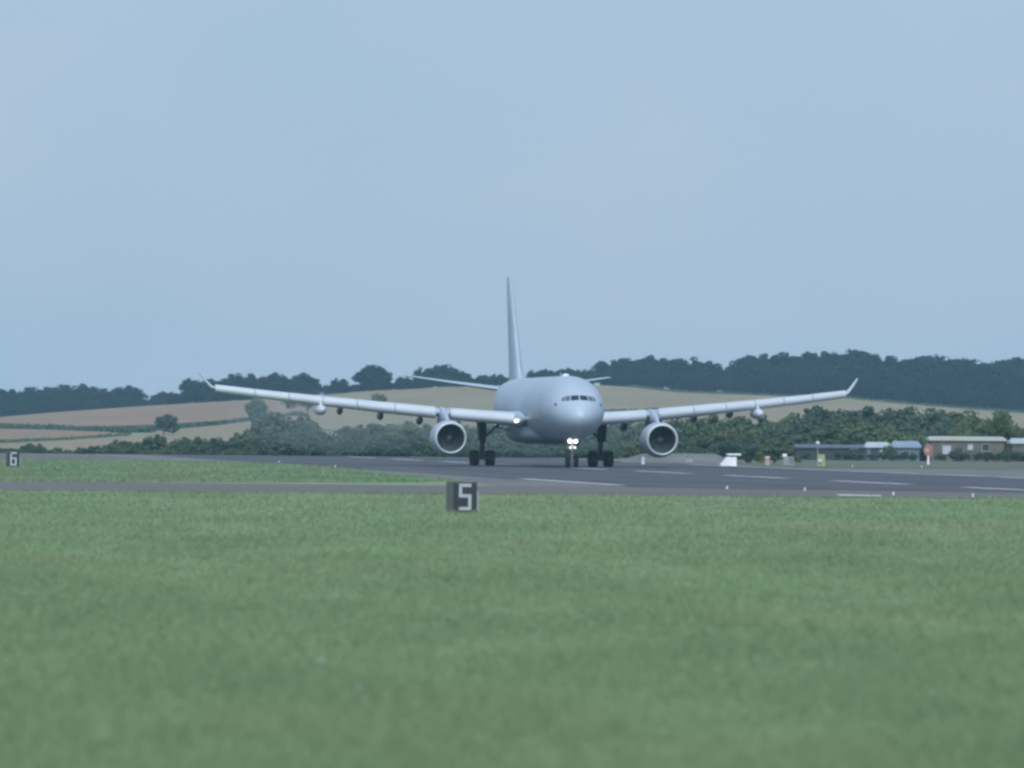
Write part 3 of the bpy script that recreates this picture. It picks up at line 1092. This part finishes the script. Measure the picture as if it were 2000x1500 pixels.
def building(name, label, px0, px1, ytop, depth, dep, wall, roof, wins, doors=(), rise=.35, over=.25, eave=.22, cat='building'):
    pl, pr = at(px0, ytop, depth), at(px1, ytop, depth)
    gz = float(terrain(pl.x, depth + dep / 2)) - .05
    W = pr.x - pl.x
    H = (pl.z + pr.z) / 2 - gz - rise
    t = empty(name, ((pl.x + pr.x) / 2, depth, gz))
    tag(t, label, cat)
    MB().box((0, dep / 2, H / 2), (W, dep, H)).build('wall', wall, t)
    mb = MB()
    x0, x1, y0, y1 = -W / 2 - over, W / 2 + over, -over, dep + over
    z0, z1 = H + .003, H + rise
    ym = dep / 2
    mb.add([(x0, y0, z0), (x1, y0, z0), (x1, y1, z0), (x0, y1, z0), (x0, y0, z0 + eave), (x1, y0, z0 + eave), (x1, y1, z0 + eave), (x0, y1, z0 + eave),
            (x0 + .3, ym, z1 + eave), (x1 - .3, ym, z1 + eave)],
           [(0, 3, 2, 1), (0, 1, 5, 4), (1, 2, 6, 5), (2, 3, 7, 6), (3, 0, 4, 7), (4, 5, 9, 8), (6, 7, 8, 9), (5, 6, 9), (7, 4, 8)])
    mb.build('roof', roof, t)
    for px, py, w, h, pm in wins:
        q = at(px, py, depth)
        x = q.x - (pl.x + pr.x) / 2
        z = q.z - gz
        f = MB()
        for dx, dz, sx, sz in ((0, h / 2 + .03, w + .12, .06), (0, -h / 2 - .03, w + .12, .06), (w / 2 + .03, 0, .06, h), (-w / 2 - .03, 0, .06, h)):
            f.box((x + dx, -.03, z + dz), (sx, .06, sz))
        fo = f.build('window', M['frame'], t)
        MB().box((x, -.012, z), (w, .02, h)).build('pane', M[pm], fo)
        MB().box((x, -.07, z - h / 2 - .09), (w + .25, .14, .05)).build('sill', M['frame'], fo)
    for px, w, h in doors:
        q = at(px, 900, depth)
        x = q.x - (pl.x + pr.x) / 2
        d_ = MB().box((x, -.02, h / 2 + .02), (w, .04, h)).build('door', M['shed_dark'], t)
        MB().box((x + w * .35, -.06, h * .5), (.05, .05, .12)).build('handle', M['frame'], d_)
    return t


building('brick_building', 'long low brown brick building with a pale roof on the right', 1818, 1962, 856, 885, 7, M['brick'], M['roof_pale'],
         [(1849, 878, .95, .95, 'pane'), (1895, 873, .55, .60, 'pane'), (1925, 874, .8, .8, 'pane_dark')], [(1872, .9, 1.9)], rise=.3)
building('brick_building', 'brown brick building with a white roof cut by the right border', 1978, 2120, 860, 892, 7, M['brick'], M['roof_white'],
         [(2040, 878, .9, .9, 'pane')], rise=.45)
building('shed', 'blue-grey shed with a pale blue roof left of the red disc', 1746, 1796, 865, 884, 5, M['shed_blue'], M['roof_blue'],
         [(1770, 886, .7, .6, 'pane_dark')], rise=.6)
building('shed', 'blue-grey shed with a white roof and pale door post', 1694, 1736, 867, 880, 5, M['shed_blue'], M['roof_white'],
         [(1724, 884, .45, .7, 'pane')], [(1708, .9, 1.8)], rise=.45)
building('shed', 'long dark low shed behind the lamp mast', 1556, 1690, 872, 890, 5, M['shed_dark'], M['shed_blue'],
         [(1668, 874, .9, .3, 'pane')], [(1620, 1.2, 1.9)], rise=.2)


# ------------------------------------------------------------------ trees
def crown_mesh(name, w, h, z0, clumps, per, leaf, seed, low=False, round_=False):
    """unit tree crown: leaf-sized quads clustered in clumps through an uneven volume"""
    g = np.random.default_rng(seed)
    cs, rs = [], []
    lobes = [(g.uniform(-.22, .22) * w, g.uniform(-.22, .22) * w, g.uniform(.35, .72), g.uniform(.55, .9)) for _ in range(5)]
    if round_:
        lobes = [(g.uniform(-.03, .03) * w, g.uniform(-.03, .03) * w, .50, .95)] * 6 + [(g.uniform(-.17, .17) * w, g.uniform(-.17, .17) * w, g.uniform(.28, .50), .62) for _ in range(5)]
    if low: lobes += [(g.uniform(-.12, .12) * w, g.uniform(-.12, .12) * w, .2, .6) for _ in range(2)]
    while len(cs) < clumps:
        lx, ly, lz, lr = lobes[g.integers(0, len(lobes))]
        d = g.normal(size=3)
        d /= np.linalg.norm(d)
        rad = g.uniform(.25, 1.0) ** .5 * lr
        p = np.array([lx + d[0] * rad * w * .40, ly + d[1] * rad * w * .40, z0 + (h - z0) * lz + d[2] * rad * (h - z0) * .42])
        if p[2] < z0 * .9 or p[2] > h * 1.02: continue
        cs.append(p)
        rs.append(g.uniform(.55, 1.1))
    cs = np.array(cs)
    rs = np.array(rs)
    n = clumps * per
    ci = np.repeat(np.arange(clumps), per)
    d = g.normal(size=(n, 3))
    d /= np.linalg.norm(d, axis=1, keepdims=True)
    r = g.uniform(.3, 1, n) ** .45
    cr = h * .105
    p = cs[ci] + d * (r * rs[ci] * cr)[:, None] * np.array([1.25, 1.25, .85])
    nrm = d + g.normal(size=(n, 3)) * .55 + np.array([0, 0, .35])
    nrm /= np.linalg.norm(nrm, axis=1, keepdims=True)
    a = np.cross(nrm, g.normal(size=(n, 3)))
    a /= np.linalg.norm(a, axis=1, keepdims=True)
    b = np.cross(nrm, a)
    L = leaf * g.uniform(.6, 1.35, n)[:, None]
    v = np.stack([p - a * L, p - b * L * .7, p + a * L, p + b * L * .7], 1).reshape(-1, 3)
    v[:, 2] = np.maximum(v[:, 2], z0 * .4)
    top = v[:, 2].max()
    v[:, 2] *= h / top
    f = np.arange(4 * n).reshape(-1, 4)
    return np_mesh(name, v, f)


def trunk_mesh(name, h, seed):
    g = random.Random(seed)
    mb = MB()
    r = .030 * h
    pts = [Vector((0, 0, -.03 * h)), Vector((g.uniform(-.01, .01) * h, 0, .16 * h)), Vector((g.uniform(-.02, .02) * h, g.uniform(-.02, .02) * h, .40 * h)), Vector((g.uniform(-.03, .03) * h, g.uniform(-.03, .03) * h, .72 * h))]
    rad = [r * 1.35, r, r * .7, r * .25]
    for i in range(3): mb.tube(pts[i], pts[i + 1], rad[i], rad[i + 1], 8)
    for q in range(6):
        a = q * 1.05 + g.uniform(-.3, .3)
        st = pts[1].lerp(pts[3], g.uniform(.1, .7))
        en = st + Vector((math.cos(a) * .26 * h, math.sin(a) * .26 * h, g.uniform(.10, .24) * h))
        mb.tube(st, en, r * .42, r * .10, 6)
    return mb.mesh(name)


H0 = 10.0
PROTO = []
for i, (w, z0, cl, per, leaf) in enumerate([(11.5, .8, 90, 46, .30), (9.5, .8, 80, 46, .30), (13.0, 1.0, 100, 44, .31), (10.5, .6, 84, 48, .30), (8.5, .9, 70, 46, .30), (12.5, .5, 96, 46, .31)]):
    PROTO.append((crown_mesh(f'crown_mesh_{i}', w, H0, z0, cl, per, leaf, 40 + i), trunk_mesh(f'trunk_mesh_{i}', H0, 60 + i)))
WOOD = []
for i, (w, cl, per, leaf) in enumerate([(12.5, 120, 44, .36), (11.5, 110, 44, .35), (14.0, 125, 44, .37), (12.0, 112, 44, .35)]):
    WOOD.append((crown_mesh(f'wood_crown_mesh_{i}', w, H0, .15, cl + 50, per, leaf, 140 + i, low=True, round_=True), trunk_mesh(f'wood_trunk_mesh_{i}', H0, 160 + i)))
SHRUB = []
for i, (w, cl, per, leaf) in enumerate([(15, 90, 40, .40), (19, 110, 40, .42), (12, 80, 40, .38)]):
    SHRUB.append((crown_mesh(f'shrub_mesh_{i}', w, H0, .1, cl, per, leaf, 80 + i), trunk_mesh(f'stem_mesh_{i}', H0 * .8, 90 + i)))
_matmesh = {}


def with_mat(me, mat):
    key = (me.name, mat.name)
    if key not in _matmesh:
        c = me.copy() if me.materials else me
        c.materials.clear()
        c.materials.append(mat)
        _matmesh[key] = c
    return _matmesh[key]


def tree(base, height, wide, leafmat, label, group, proto=None, name='tree', cat='tree', pool=None):
    pool = pool or PROTO
    cm, tm = pool[proto if proto is not None else random.randrange(len(pool))]
    t = empty(name, base, random.uniform(0, 6.28))
    k_ = height / H0
    t.scale = (k_ * wide, k_ * wide, k_)
    tag(t, label, cat, group)
    c = bpy.data.objects.new('crown', with_mat(cm, leafmat))
    c.parent = t
    COL.objects.link(c)
    s_ = bpy.data.objects.new('stem' if pool is SHRUB else 'trunk', with_mat(tm, M['bark']))
    s_.parent = t
    COL.objects.link(s_)
    return t


def tree_at(px, ytop, depth, leafmat, label, group, wide=1.0, minh=2.0, **kw):
    p = at(px, ytop, depth)
    gz = float(terrain(p.x, depth))
    h = max(minh, p.z - gz)
    return tree((p.x, depth, gz), h, wide, leafmat, label, group, **kw)


_ONES = 'first second third fourth fifth sixth seventh eighth ninth tenth eleventh twelfth thirteenth fourteenth fifteenth sixteenth seventeenth eighteenth nineteenth twentieth'.split()


def nth(i):
    return _ONES[i] if i < 20 else ('twenty-' if i < 29 else 'thirty-') + _ONES[(i - 20) % 10] if i not in (29, 39) else ('thirtieth' if i == 29 else 'fortieth')


def wood(sky_, x0, x1, step, depth, rows, leafmat, label, group, drop=10, dd=14, wide=1.3, skip=()):
    for r in range(rows):
        cnt = 0
        x = x0 + (step * .5 if r % 2 else 0)
        while x <= x1:
            xx = x + random.uniform(-.2, .2) * step
            if not any(a <= xx <= b for a, b in skip):
                y = interp(sky_, xx) + (0 if r == 0 else drop * r + random.uniform(-4, 8)) + random.uniform(-1.5, 2.5)
                tree_at(xx, y, depth + (rows - 1 - r) * dd + random.uniform(-4, 4), leafmat, (nth(cnt) + ' from the left among the skyline ' + group) if r == 0 and cnt < 40 else label, group, wide * random.uniform(.9, 1.15), 3.0, pool=WOOD)
                cnt += 1
            x += step * random.uniform(.85, 1.15)
    x = x0
    while x <= x1:
        p = at(x, interp(sky_, x), depth - 6)
        gz = float(terrain(p.x, depth - 6))
        tree((p.x, depth - 6, gz), max(2.5, (p.z - gz) * random.uniform(.40, .55)), random.uniform(1.0, 1.3), leafmat, 'low dark bush at the foot of the ' + group.replace('trees of the ', ''), 'undergrowth below the ' + group.replace('trees of the ', ''), pool=SHRUB, name='bush', cat='bush')
        x += step * random.uniform(.5, .7)


SKY_R = [(1040, 722), (1090, 716), (1118, 722), (1140, 704), (1180, 700), (1220, 697), (1260, 693), (1290, 688), (1330, 692), (1355, 697), (1390, 710), (1430, 709), (1450, 712), (1468, 690), (1500, 686),
         (1540, 686), (1570, 687), (1600, 684), (1628, 694), (1645, 692), (1660, 678), (1690, 680), (1715, 690), (1738, 703), (1770, 688), (1810, 694), (1840, 689), (1865, 692), (1900, 698), (1940, 697),
         (1975, 696), (2000, 694), (2080, 696), (2200, 702)]
SKY_L = [(320, 790), (345, 760), (370, 742), (400, 730), (430, 738), (460, 730), (485, 724), (520, 728), (560, 726), (600, 728), (625, 738), (640, 750), (690, 754), (765, 740), (800, 735), (825, 718), (850, 709),
         (880, 712), (905, 727), (930, 725), (955, 733), (975, 727), (1010, 732)]
SKY_F = [(-150, 765), (-60, 760), (0, 758), (60, 757), (100, 751), (160, 748), (190, 758), (210, 748), (240, 753), (280, 762), (330, 766)]
wood(SKY_R, 1130, 2190, 52, 2520, 3, M['leaf_far'], 'dark broadleaf tree in the long ridge wood behind the right wing', 'trees of the ridge wood on the right', drop=13, dd=12)
wood(SKY_R, 1050, 1120, 24, 2540, 2, M['leaf_far'], 'low dark tree on the skyline just above the cockpit roof', 'skyline trees above the cockpit', drop=8, dd=8)
wood(SKY_L, 345, 630, 40, 2520, 3, M['leaf_far'], 'dark broadleaf tree in the ridge wood above the left wingtip', 'trees of the ridge wood above the left wing', drop=12, dd=12)
wood(SKY_L, 790, 1000, 36, 2520, 3, M['leaf_far'], 'dark broadleaf tree on the ridge behind the tailplane', 'ridge trees behind the tailplane', drop=11, dd=10)
wood(SKY_F, -140, 330, 38, 2640, 3, M['leaf_far'], 'dark tree in the distant wood at the far left', 'trees of the distant wood at the far left', drop=13, dd=14)
tree_at(730, 711, 2516, M['leaf_far'], 'tall round-crowned tree alone on the skyline left of the tailplane', 'single ridge trees', 1.2, proto=2, pool=WOOD)
tree_at(664, 738, 2512, M['leaf_far'], 'small rounded tree on the skyline left of the round-crowned tree', 'single ridge trees', 1.3, proto=3, pool=WOOD)
wood([(630, 752), (700, 752), (760, 744), (800, 742)], 640, 795, 17, 2524, 2, M['leaf_far'], 'low tree at the foot of the round-crowned ridge tree', 'low ridge trees beside the round tree', drop=5, dd=6, wide=1.3)

# hedgerows and single trees on the hillside
def hedge(label, pts, hpx, mat, dens=1.0, name='hedge'):
    g = np.random.default_rng(int(abs(pts[0][0])) + int(pts[0][1]))
    P_, L_ = [], []
    for (ax, ay), (bx, by) in zip(pts[:-1], pts[1:]):
        m = max(2, int(abs(bx - ax) / 2.2))
        for i in range(m):
            t_ = i / m
            q = hill(ax + (bx - ax) * t_, ay + (by - ay) * t_)
            hm = hpx * q.y / F * g.uniform(.65, 1.25)
            for _ in range(int(16 * dens)):
                P_.append((q.x + g.normal() * .5, q.y + g.normal() * .8, float(terrain(q.x, q.y)) + abs(g.uniform(0, 1)) * hm))
                L_.append(.32 * g.uniform(.6, 1.3))
    p = np.array(P_)
    n = len(p)
    a = g.normal(size=(n, 3)); a /= np.linalg.norm(a, axis=1, keepdims=True)
    b = np.cross(a, g.normal(size=(n, 3))); b /= np.linalg.norm(b, axis=1, keepdims=True)
    L = np.array(L_)[:, None]
    v = np.stack([p - a * L, p - b * L, p + a * L, p + b * L], 1).reshape(-1, 3)
    o = link(name, np_mesh(name, v, np.arange(4 * n).reshape(-1, 4)), mat)
    tag(o, label, 'hedge', 'field hedgerows on the hillside')
    return o


hedge('dark hedge under the pinkish field at the far left', [(-180, 842), (0, 839), (110, 841), (200, 845), (300, 845)], 10, M['leaf_dark'], 1.3)
hedge('thin dark hedge rising towards the left wingtip', [(300, 843), (380, 836), (440, 830), (520, 820), (590, 812)], 8, M['leaf_dark'])
hedge('faint green hedge between the two lowest strips at the far left', [(-150, 872), (0, 866), (120, 862), (250, 853)], 6, M['leaf_mid'])
hedge('dark scrubby hedge behind the right wing root', [(1180, 808), (1230, 806), (1290, 804)], 6, M['leaf_dark'])
hedge('scrub line under the centre of the ridge wood', [(1230, 757), (1330, 768), (1500, 774), (1650, 779), (1750, 789), (1900, 801), (2050, 812)], 5, M['leaf_dark'])


def hill_tree(px, ybase, ytop, label, group, mat, wide=1.0, **kw):
    q = hill(px, ybase)
    h = (ybase - ytop) * q.y / F
    return tree(tuple(q), h, wide, mat, label, group, **kw)


hill_tree(320, 852, 808, 'broad dark bush in the hedge between the two left fields', 'hillside trees', M['leaf_dark'], 1.15, pool=SHRUB, proto=0, name='bush', cat='bush')
hill_tree(500, 832, 777, 'rounded tree in the pinkish field below the left wingtip', 'hillside trees', M['leaf_mid'], .85, proto=0, pool=WOOD)
hill_tree(600, 805, 772, 'tree under the left wing outboard of the pale pod', 'hillside trees', M['leaf_dark'], 1.6, proto=2)
hill_tree(563, 800, 778, 'small tree just under the left wing between two fields', 'hillside trees', M['leaf_dark'], 1.3, proto=3)
hill_tree(740, 795, 768, 'bushy tree above the left wing in the tan field', 'hillside trees', M['leaf_mid'], 1.3, proto=1)

# belt of trees and scrub beyond the airfield
FRONT_L = [(-120, 872), (0, 873), (50, 866), (80, 871), (180, 873), (210, 866), (232, 860), (255, 848), (290, 842), (330, 850), (380, 845), (420, 849), (470, 843), (500, 836), (520, 816), (560, 806), (600, 814),
           (625, 833), (660, 846), (690, 830), (720, 826), (760, 820), (800, 824), (850, 832), (900, 826), (960, 824), (1040, 826), (1120, 824), (1180, 826), (1230, 822)]
FRONT_R = [(1180, 826), (1230, 818), (1290, 814), (1340, 815), (1400, 812), (1450, 800), (1490, 806), (1540, 812), (1580, 795), (1612, 789), (1640, 800), (1665, 815), (1700, 800), (1740, 790), (1775, 788), (1800, 792), (1830, 806),
           (1850, 808), (1880, 794), (1905, 797), (1925, 812), (1950, 812), (1970, 816), (2000, 826), (2100, 822), (2200, 818)]


def belt(sky_, x0, x1, step, depth, mats, label, group, rows=2, drop=22, skip=()):
    for r in range(rows):
        cnt = -1
        x = x0 + (step * .5 if r % 2 else 0)
        while x <= x1:
            xx = x + random.uniform(-.2, .2) * step
            cnt += 1
            y = min(interp(sky_, xx) + drop * r + (random.uniform(-4, 8) if r else random.uniform(-4, 7)), 882)
            low = y > 866
            if not any(a <= xx <= b for a, b in skip):
                tree_at(xx, y, depth - r * 24 + random.uniform(-5, 5), random.choice(mats), (nth(cnt) + ' crown from the left along the top of the ' + group) if r == 0 and cnt < 40 else ('lower ' if r == 1 else 'low scrub in front of each ') + label, group, random.uniform(1.05, 1.4), 1.6,
                        pool=SHRUB if low or r > 1 else WOOD, name='shrub' if low or r > 1 else 'tree', cat='shrub' if low or r > 1 else 'tree')
            x += step * random.uniform(.85, 1.15)


belt(FRONT_L, -110, 250, 17, 1000, [M['leaf_dark'], M['leaf_mid']], 'low scrub in the dark hedge line at the far left', 'scrub at the far left', rows=1)
for r_, (x0, x1, lab, grp) in enumerate([(245, 500, 'scrubby tree in the dark belt under the left wingtip', 'tree belt under the left wingtip'),
                                         (515, 640, 'tall tree in the belt below the pale left pod', 'tree belt below the left pod'),
                                         (650, 900, 'tree in the belt left of the left-hand engine', 'tree belt left of the engine'),
                                         (930, 1240, 'tree in the belt behind the landing gear', 'tree belt behind the landing gear')]):
    belt(FRONT_L, x0, x1, 44, 1010, [M['leaf_dark'], M['leaf_mid']], lab, grp, rows=3, drop=20)
belt(FRONT_R, 1250, 1500, 52, 1020, [M['leaf_dark'], M['leaf_mid'], M['leaf_olive']], 'leafy tree in the belt right of the right-hand engine', 'tree belt right of the engine', rows=3, drop=24)
belt(FRONT_R, 1510, 1790, 52, 1020, [M['leaf_dark'], M['leaf_mid'], M['leaf_olive']], 'leafy tree in the belt behind the sheds', 'tree belt behind the sheds', rows=3, drop=22)
belt(FRONT_R, 1800, 2180, 52, 1020, [M['leaf_dark'], M['leaf_mid'], M['leaf_olive']], 'leafy tree in the belt behind the brick buildings', 'tree belt behind the brick buildings', rows=3, drop=20, skip=((1925, 1975),))
tree_at(1950, 805, 985, M['leaf_yellow'], 'yellow-green pointed tree above the brick building', None, .85, proto=4)
tree_at(1612, 790, 1000, M['leaf_dark'], 'dark rounded tree rising highest under the right wing', None, .95, proto=0)
# shrubs at the foot of the buildings and by the cabinets
for px, yt, yb, dp, w, mt, lab in ((1462, 890, 909, 742, .75, 'leaf_yellow', 'bright green bush beside the white cabinet'),
                                   (1482, 889, 909, 748, .6, 'leaf_yellow', 'green bush left of the pinkish post'),
                                   (1515, 890, 909, 750, .6, 'leaf_mid', 'dull green bush between the pinkish post and the grey cabinet'),
                                   (1556, 888, 909, 752, .6, 'leaf_mid', 'olive bush right of the grey cabinet'),
                                   (1740, 868, 906, 862, .55, 'leaf_dark', 'dark pointed bush between the two pale-roofed sheds'),
                                   (1835, 884, 907, 862, .9, 'leaf_dark', 'dark bush just right of the red disc sign'),
                                   (1880, 890, 907, 864, 1.2, 'leaf_dark', 'low dark bush under the brick building windows'),
                                   (1925, 890, 907, 866, 1.2, 'leaf_dark', 'low dark bush at the right end of the brick building'),
                                   (1962, 874, 908, 868, .75, 'leaf_dark', 'tall dark bush between the two brick buildings'),
                                   (1995, 888, 908, 866, 1.1, 'leaf_dark', 'low dark bush at the right border'),
                                   (1780, 888, 906, 864, 1.3, 'leaf_dark', 'low dark bush in front of the blue-roofed shed'),
                                   (1665, 889, 906, 866, 1.4, 'leaf_dark', 'low dark bush in front of the long dark shed'),
                                   (1575, 880, 906, 868, .9, 'leaf_dark', 'dark bush at the left end of the long dark shed')):
    p = at(px, yt, dp)
    gz = float(terrain(p.x, dp))
    tree((p.x, dp, gz), p.z - gz, w, M[mt], lab, None, pool=SHRUB, name='bush', cat='bush')


for i_, px in enumerate(list(range(1640, 1800, 21)) + list(range(1838, 2080, 23))):
    yt = random.uniform(879, 887)
    p = at(px, yt, 856)
    tree((p.x, 856 + random.uniform(-2, 2), 0), p.z, random.uniform(.9, 1.3), M['leaf_dark'], 'low dark shrub in the hedge in front of the ' + ('sheds' if px < 1800 else 'brick buildings'),
         'hedge shrubs before the ' + ('sheds' if px < 1800 else 'brick buildings'), pool=SHRUB, name='shrub', cat='shrub')


# ------------------------------------------------------------------ grass blades
def grass(name, label, n, y0, y1, mat, hgt, halfx, inside, seed, power=1.0, z=0.0, blades=4, wid=.010):
    g = np.random.default_rng(seed)
    # even cover in depth-as-seen: density falls with distance
    u = g.uniform(0, 1, n)
    e = -0.6
    y = (y0 ** e + u * (y1 ** e - y0 ** e)) ** (1 / e)
    x = g.uniform(-1, 1, n) * (halfx * y + 3)
    ok = inside(x, y)
    x, y = x[ok], y[ok]
    n = len(x)
    hs = hgt * g.uniform(.5, 1.3, n) * (1 + .5 * np.sin(x * .9 + np.sin(y * .21) * 2) * np.sin(y * .13 + x * .3))
    x = np.repeat(x, blades); y = np.repeat(y, blades); hs = np.repeat(hs, blades) * g.uniform(.55, 1.15, n * blades)
    m = len(x)
    sc_ = y / 100.0
    x = x + g.normal(size=m) * .05 * sc_
    y_ = y + g.normal(size=m) * .08
    w = wid * sc_ ** .8 * g.uniform(.6, 1.4, m)
    an = g.uniform(0, np.pi, m)
    lean = g.normal(size=(m, 2)) * (hs * .8)[:, None]
    dx, dy = np.cos(an) * w, np.sin(an) * w
    b0 = np.stack([x - dx, y_ - dy, np.full(m, z - .01)], 1)
    b1 = np.stack([x + dx, y_ + dy, np.full(m, z - .01)], 1)
    tp = np.stack([x + lean[:, 0], y_ + lean[:, 1], z + hs], 1)
    v = np.stack([b0, b1, tp], 1).reshape(-1, 3)
    o = link(name, np_mesh(name, v, np.arange(3 * m).reshape(-1, 3)), mat)
    tag(o, label, 'grass', kind='stuff')
    return o


def edge_near(x, y):
    return y < NEAR - 1.0 + 1.2 * np.sin(x * .31) + .8 * np.sin(x * 1.1)


grass('meadow_grass', 'long green grass of the near airfield meadow', 190000, 58, NEAR + 1, M['blade'], .13, .085, edge_near, 5, blades=4, wid=.011)
vp = [(v.co.x, v.co.y) for v in island.data.vertices]


def in_poly(x, y, poly):
    r = np.zeros(len(x), bool)
    n = len(poly)
    for i in range(n):
        x1, y1 = poly[i]
        x2, y2 = poly[(i + 1) % n]
        c = ((y1 > y) != (y2 > y)) & (x < (x2 - x1) * (y - y1) / (y2 - y1 + 1e-12) + x1)
        r ^= c
    return r


grass('verge_grass', 'short green grass of the far left verge', 60000, 424, 712, M['island'], .14, .085, lambda x, y: in_poly(x, y, vp), 9, z=.014, blades=3, wid=.012)

# pale flower heads in the meadow
fm = MB()
fm.lathe([(-.035, .005), (-.025, .035), (0, .048), (.025, .035), (.035, .005)], (0, 0, .21), 'Z', 10, cap0=True, cap1=True)
fm_m = fm.mesh('flower_head')
fs_m = MB().tube((0, 0, 0), (.01, 0, .19), .005, .004, 5).mesh('flower_stem')
for px, py, lab in ((628, 1316, 'bright white flower head in the grass below the near black sign'), (702, 1362, 'dim pale flower head right of the bright white one'),
                    (1364, 1074, 'pale flower head far out in the meadow on the right')):
    p = flat(px, py)
    t = empty('flower', (p.x, p.y, 0))
    t.scale = (.75, .75, .8) if px == 628 else (.5, .5, .6)
    tag(t, lab, 'flower', 'pale flowers in the meadow')
    link('flower_head', fm_m, M['sign_white'], t)
    link('flower_stem', fs_m, M['leaf_yellow'], t)

# ------------------------------------------------------------------ haze
hz = MB().box((0, 1800, 21), (2500, 4300, 56)).mesh('haze')
hm = bpy.data.materials.new('blue_haze')
hm.use_nodes = True
hm.node_tree.nodes.clear()
ho = hm.node_tree.nodes.new('ShaderNodeOutputMaterial')
pv = hm.node_tree.nodes.new('ShaderNodeVolumePrincipled')
pv.inputs['Color'].default_value = (0.46, 0.76, 1.0, 1)
pv.inputs['Density'].default_value = 0.000084
pv.inputs['Anisotropy'].default_value = 0.0
hm.node_tree.links.new(pv.outputs[0], ho.inputs['Volume'])
ho_ = link('haze', hz, hm)
tag(ho_, 'pale blue evening haze over the whole airfield', 'haze', kind='stuff')

# ------------------------------------------------------------------ jet exhaust drifting behind the engines
em = bpy.data.materials.new('exhaust_smoke')
em.use_nodes = True
em.node_tree.nodes.clear()
eo = em.node_tree.nodes.new('ShaderNodeOutputMaterial')
ev = em.node_tree.nodes.new('ShaderNodeVolumePrincipled')
ev.inputs['Color'].default_value = (0.60, 0.68, 0.76, 1)
ev.inputs['Density'].default_value = 0.0011
em.node_tree.links.new(ev.outputs[0], eo.inputs['Volume'])
for u_, lab in ((-10.5, 'faint grey exhaust haze trailing behind the left-hand engine'), (9.0, 'faint grey exhaust haze trailing behind the right-hand engine')):
    mb = MB()
    rr = []
    for i in range(15):
        t_ = i / 14
        rad = math.sin(math.pi * t_) ** .6 + .002
        cz = 3.0 + 1.6 * t_
        rr.append([Vector((rad * 8.5 * math.cos(a), -10 + 205 * t_, cz + rad * (2.6 + 1.2 * t_) * math.sin(a))) for a in [2 * math.pi * q / 24 for q in range(24)]])
    o = mb.rings(rr).build('exhaust_haze', em)
    x_, y_ = rw(u_, 0)
    o.location = (x_, y_, .1)
    o.rotation_euler = (0, 0, YAW)
    tag(o, lab, 'smoke', kind='stuff')
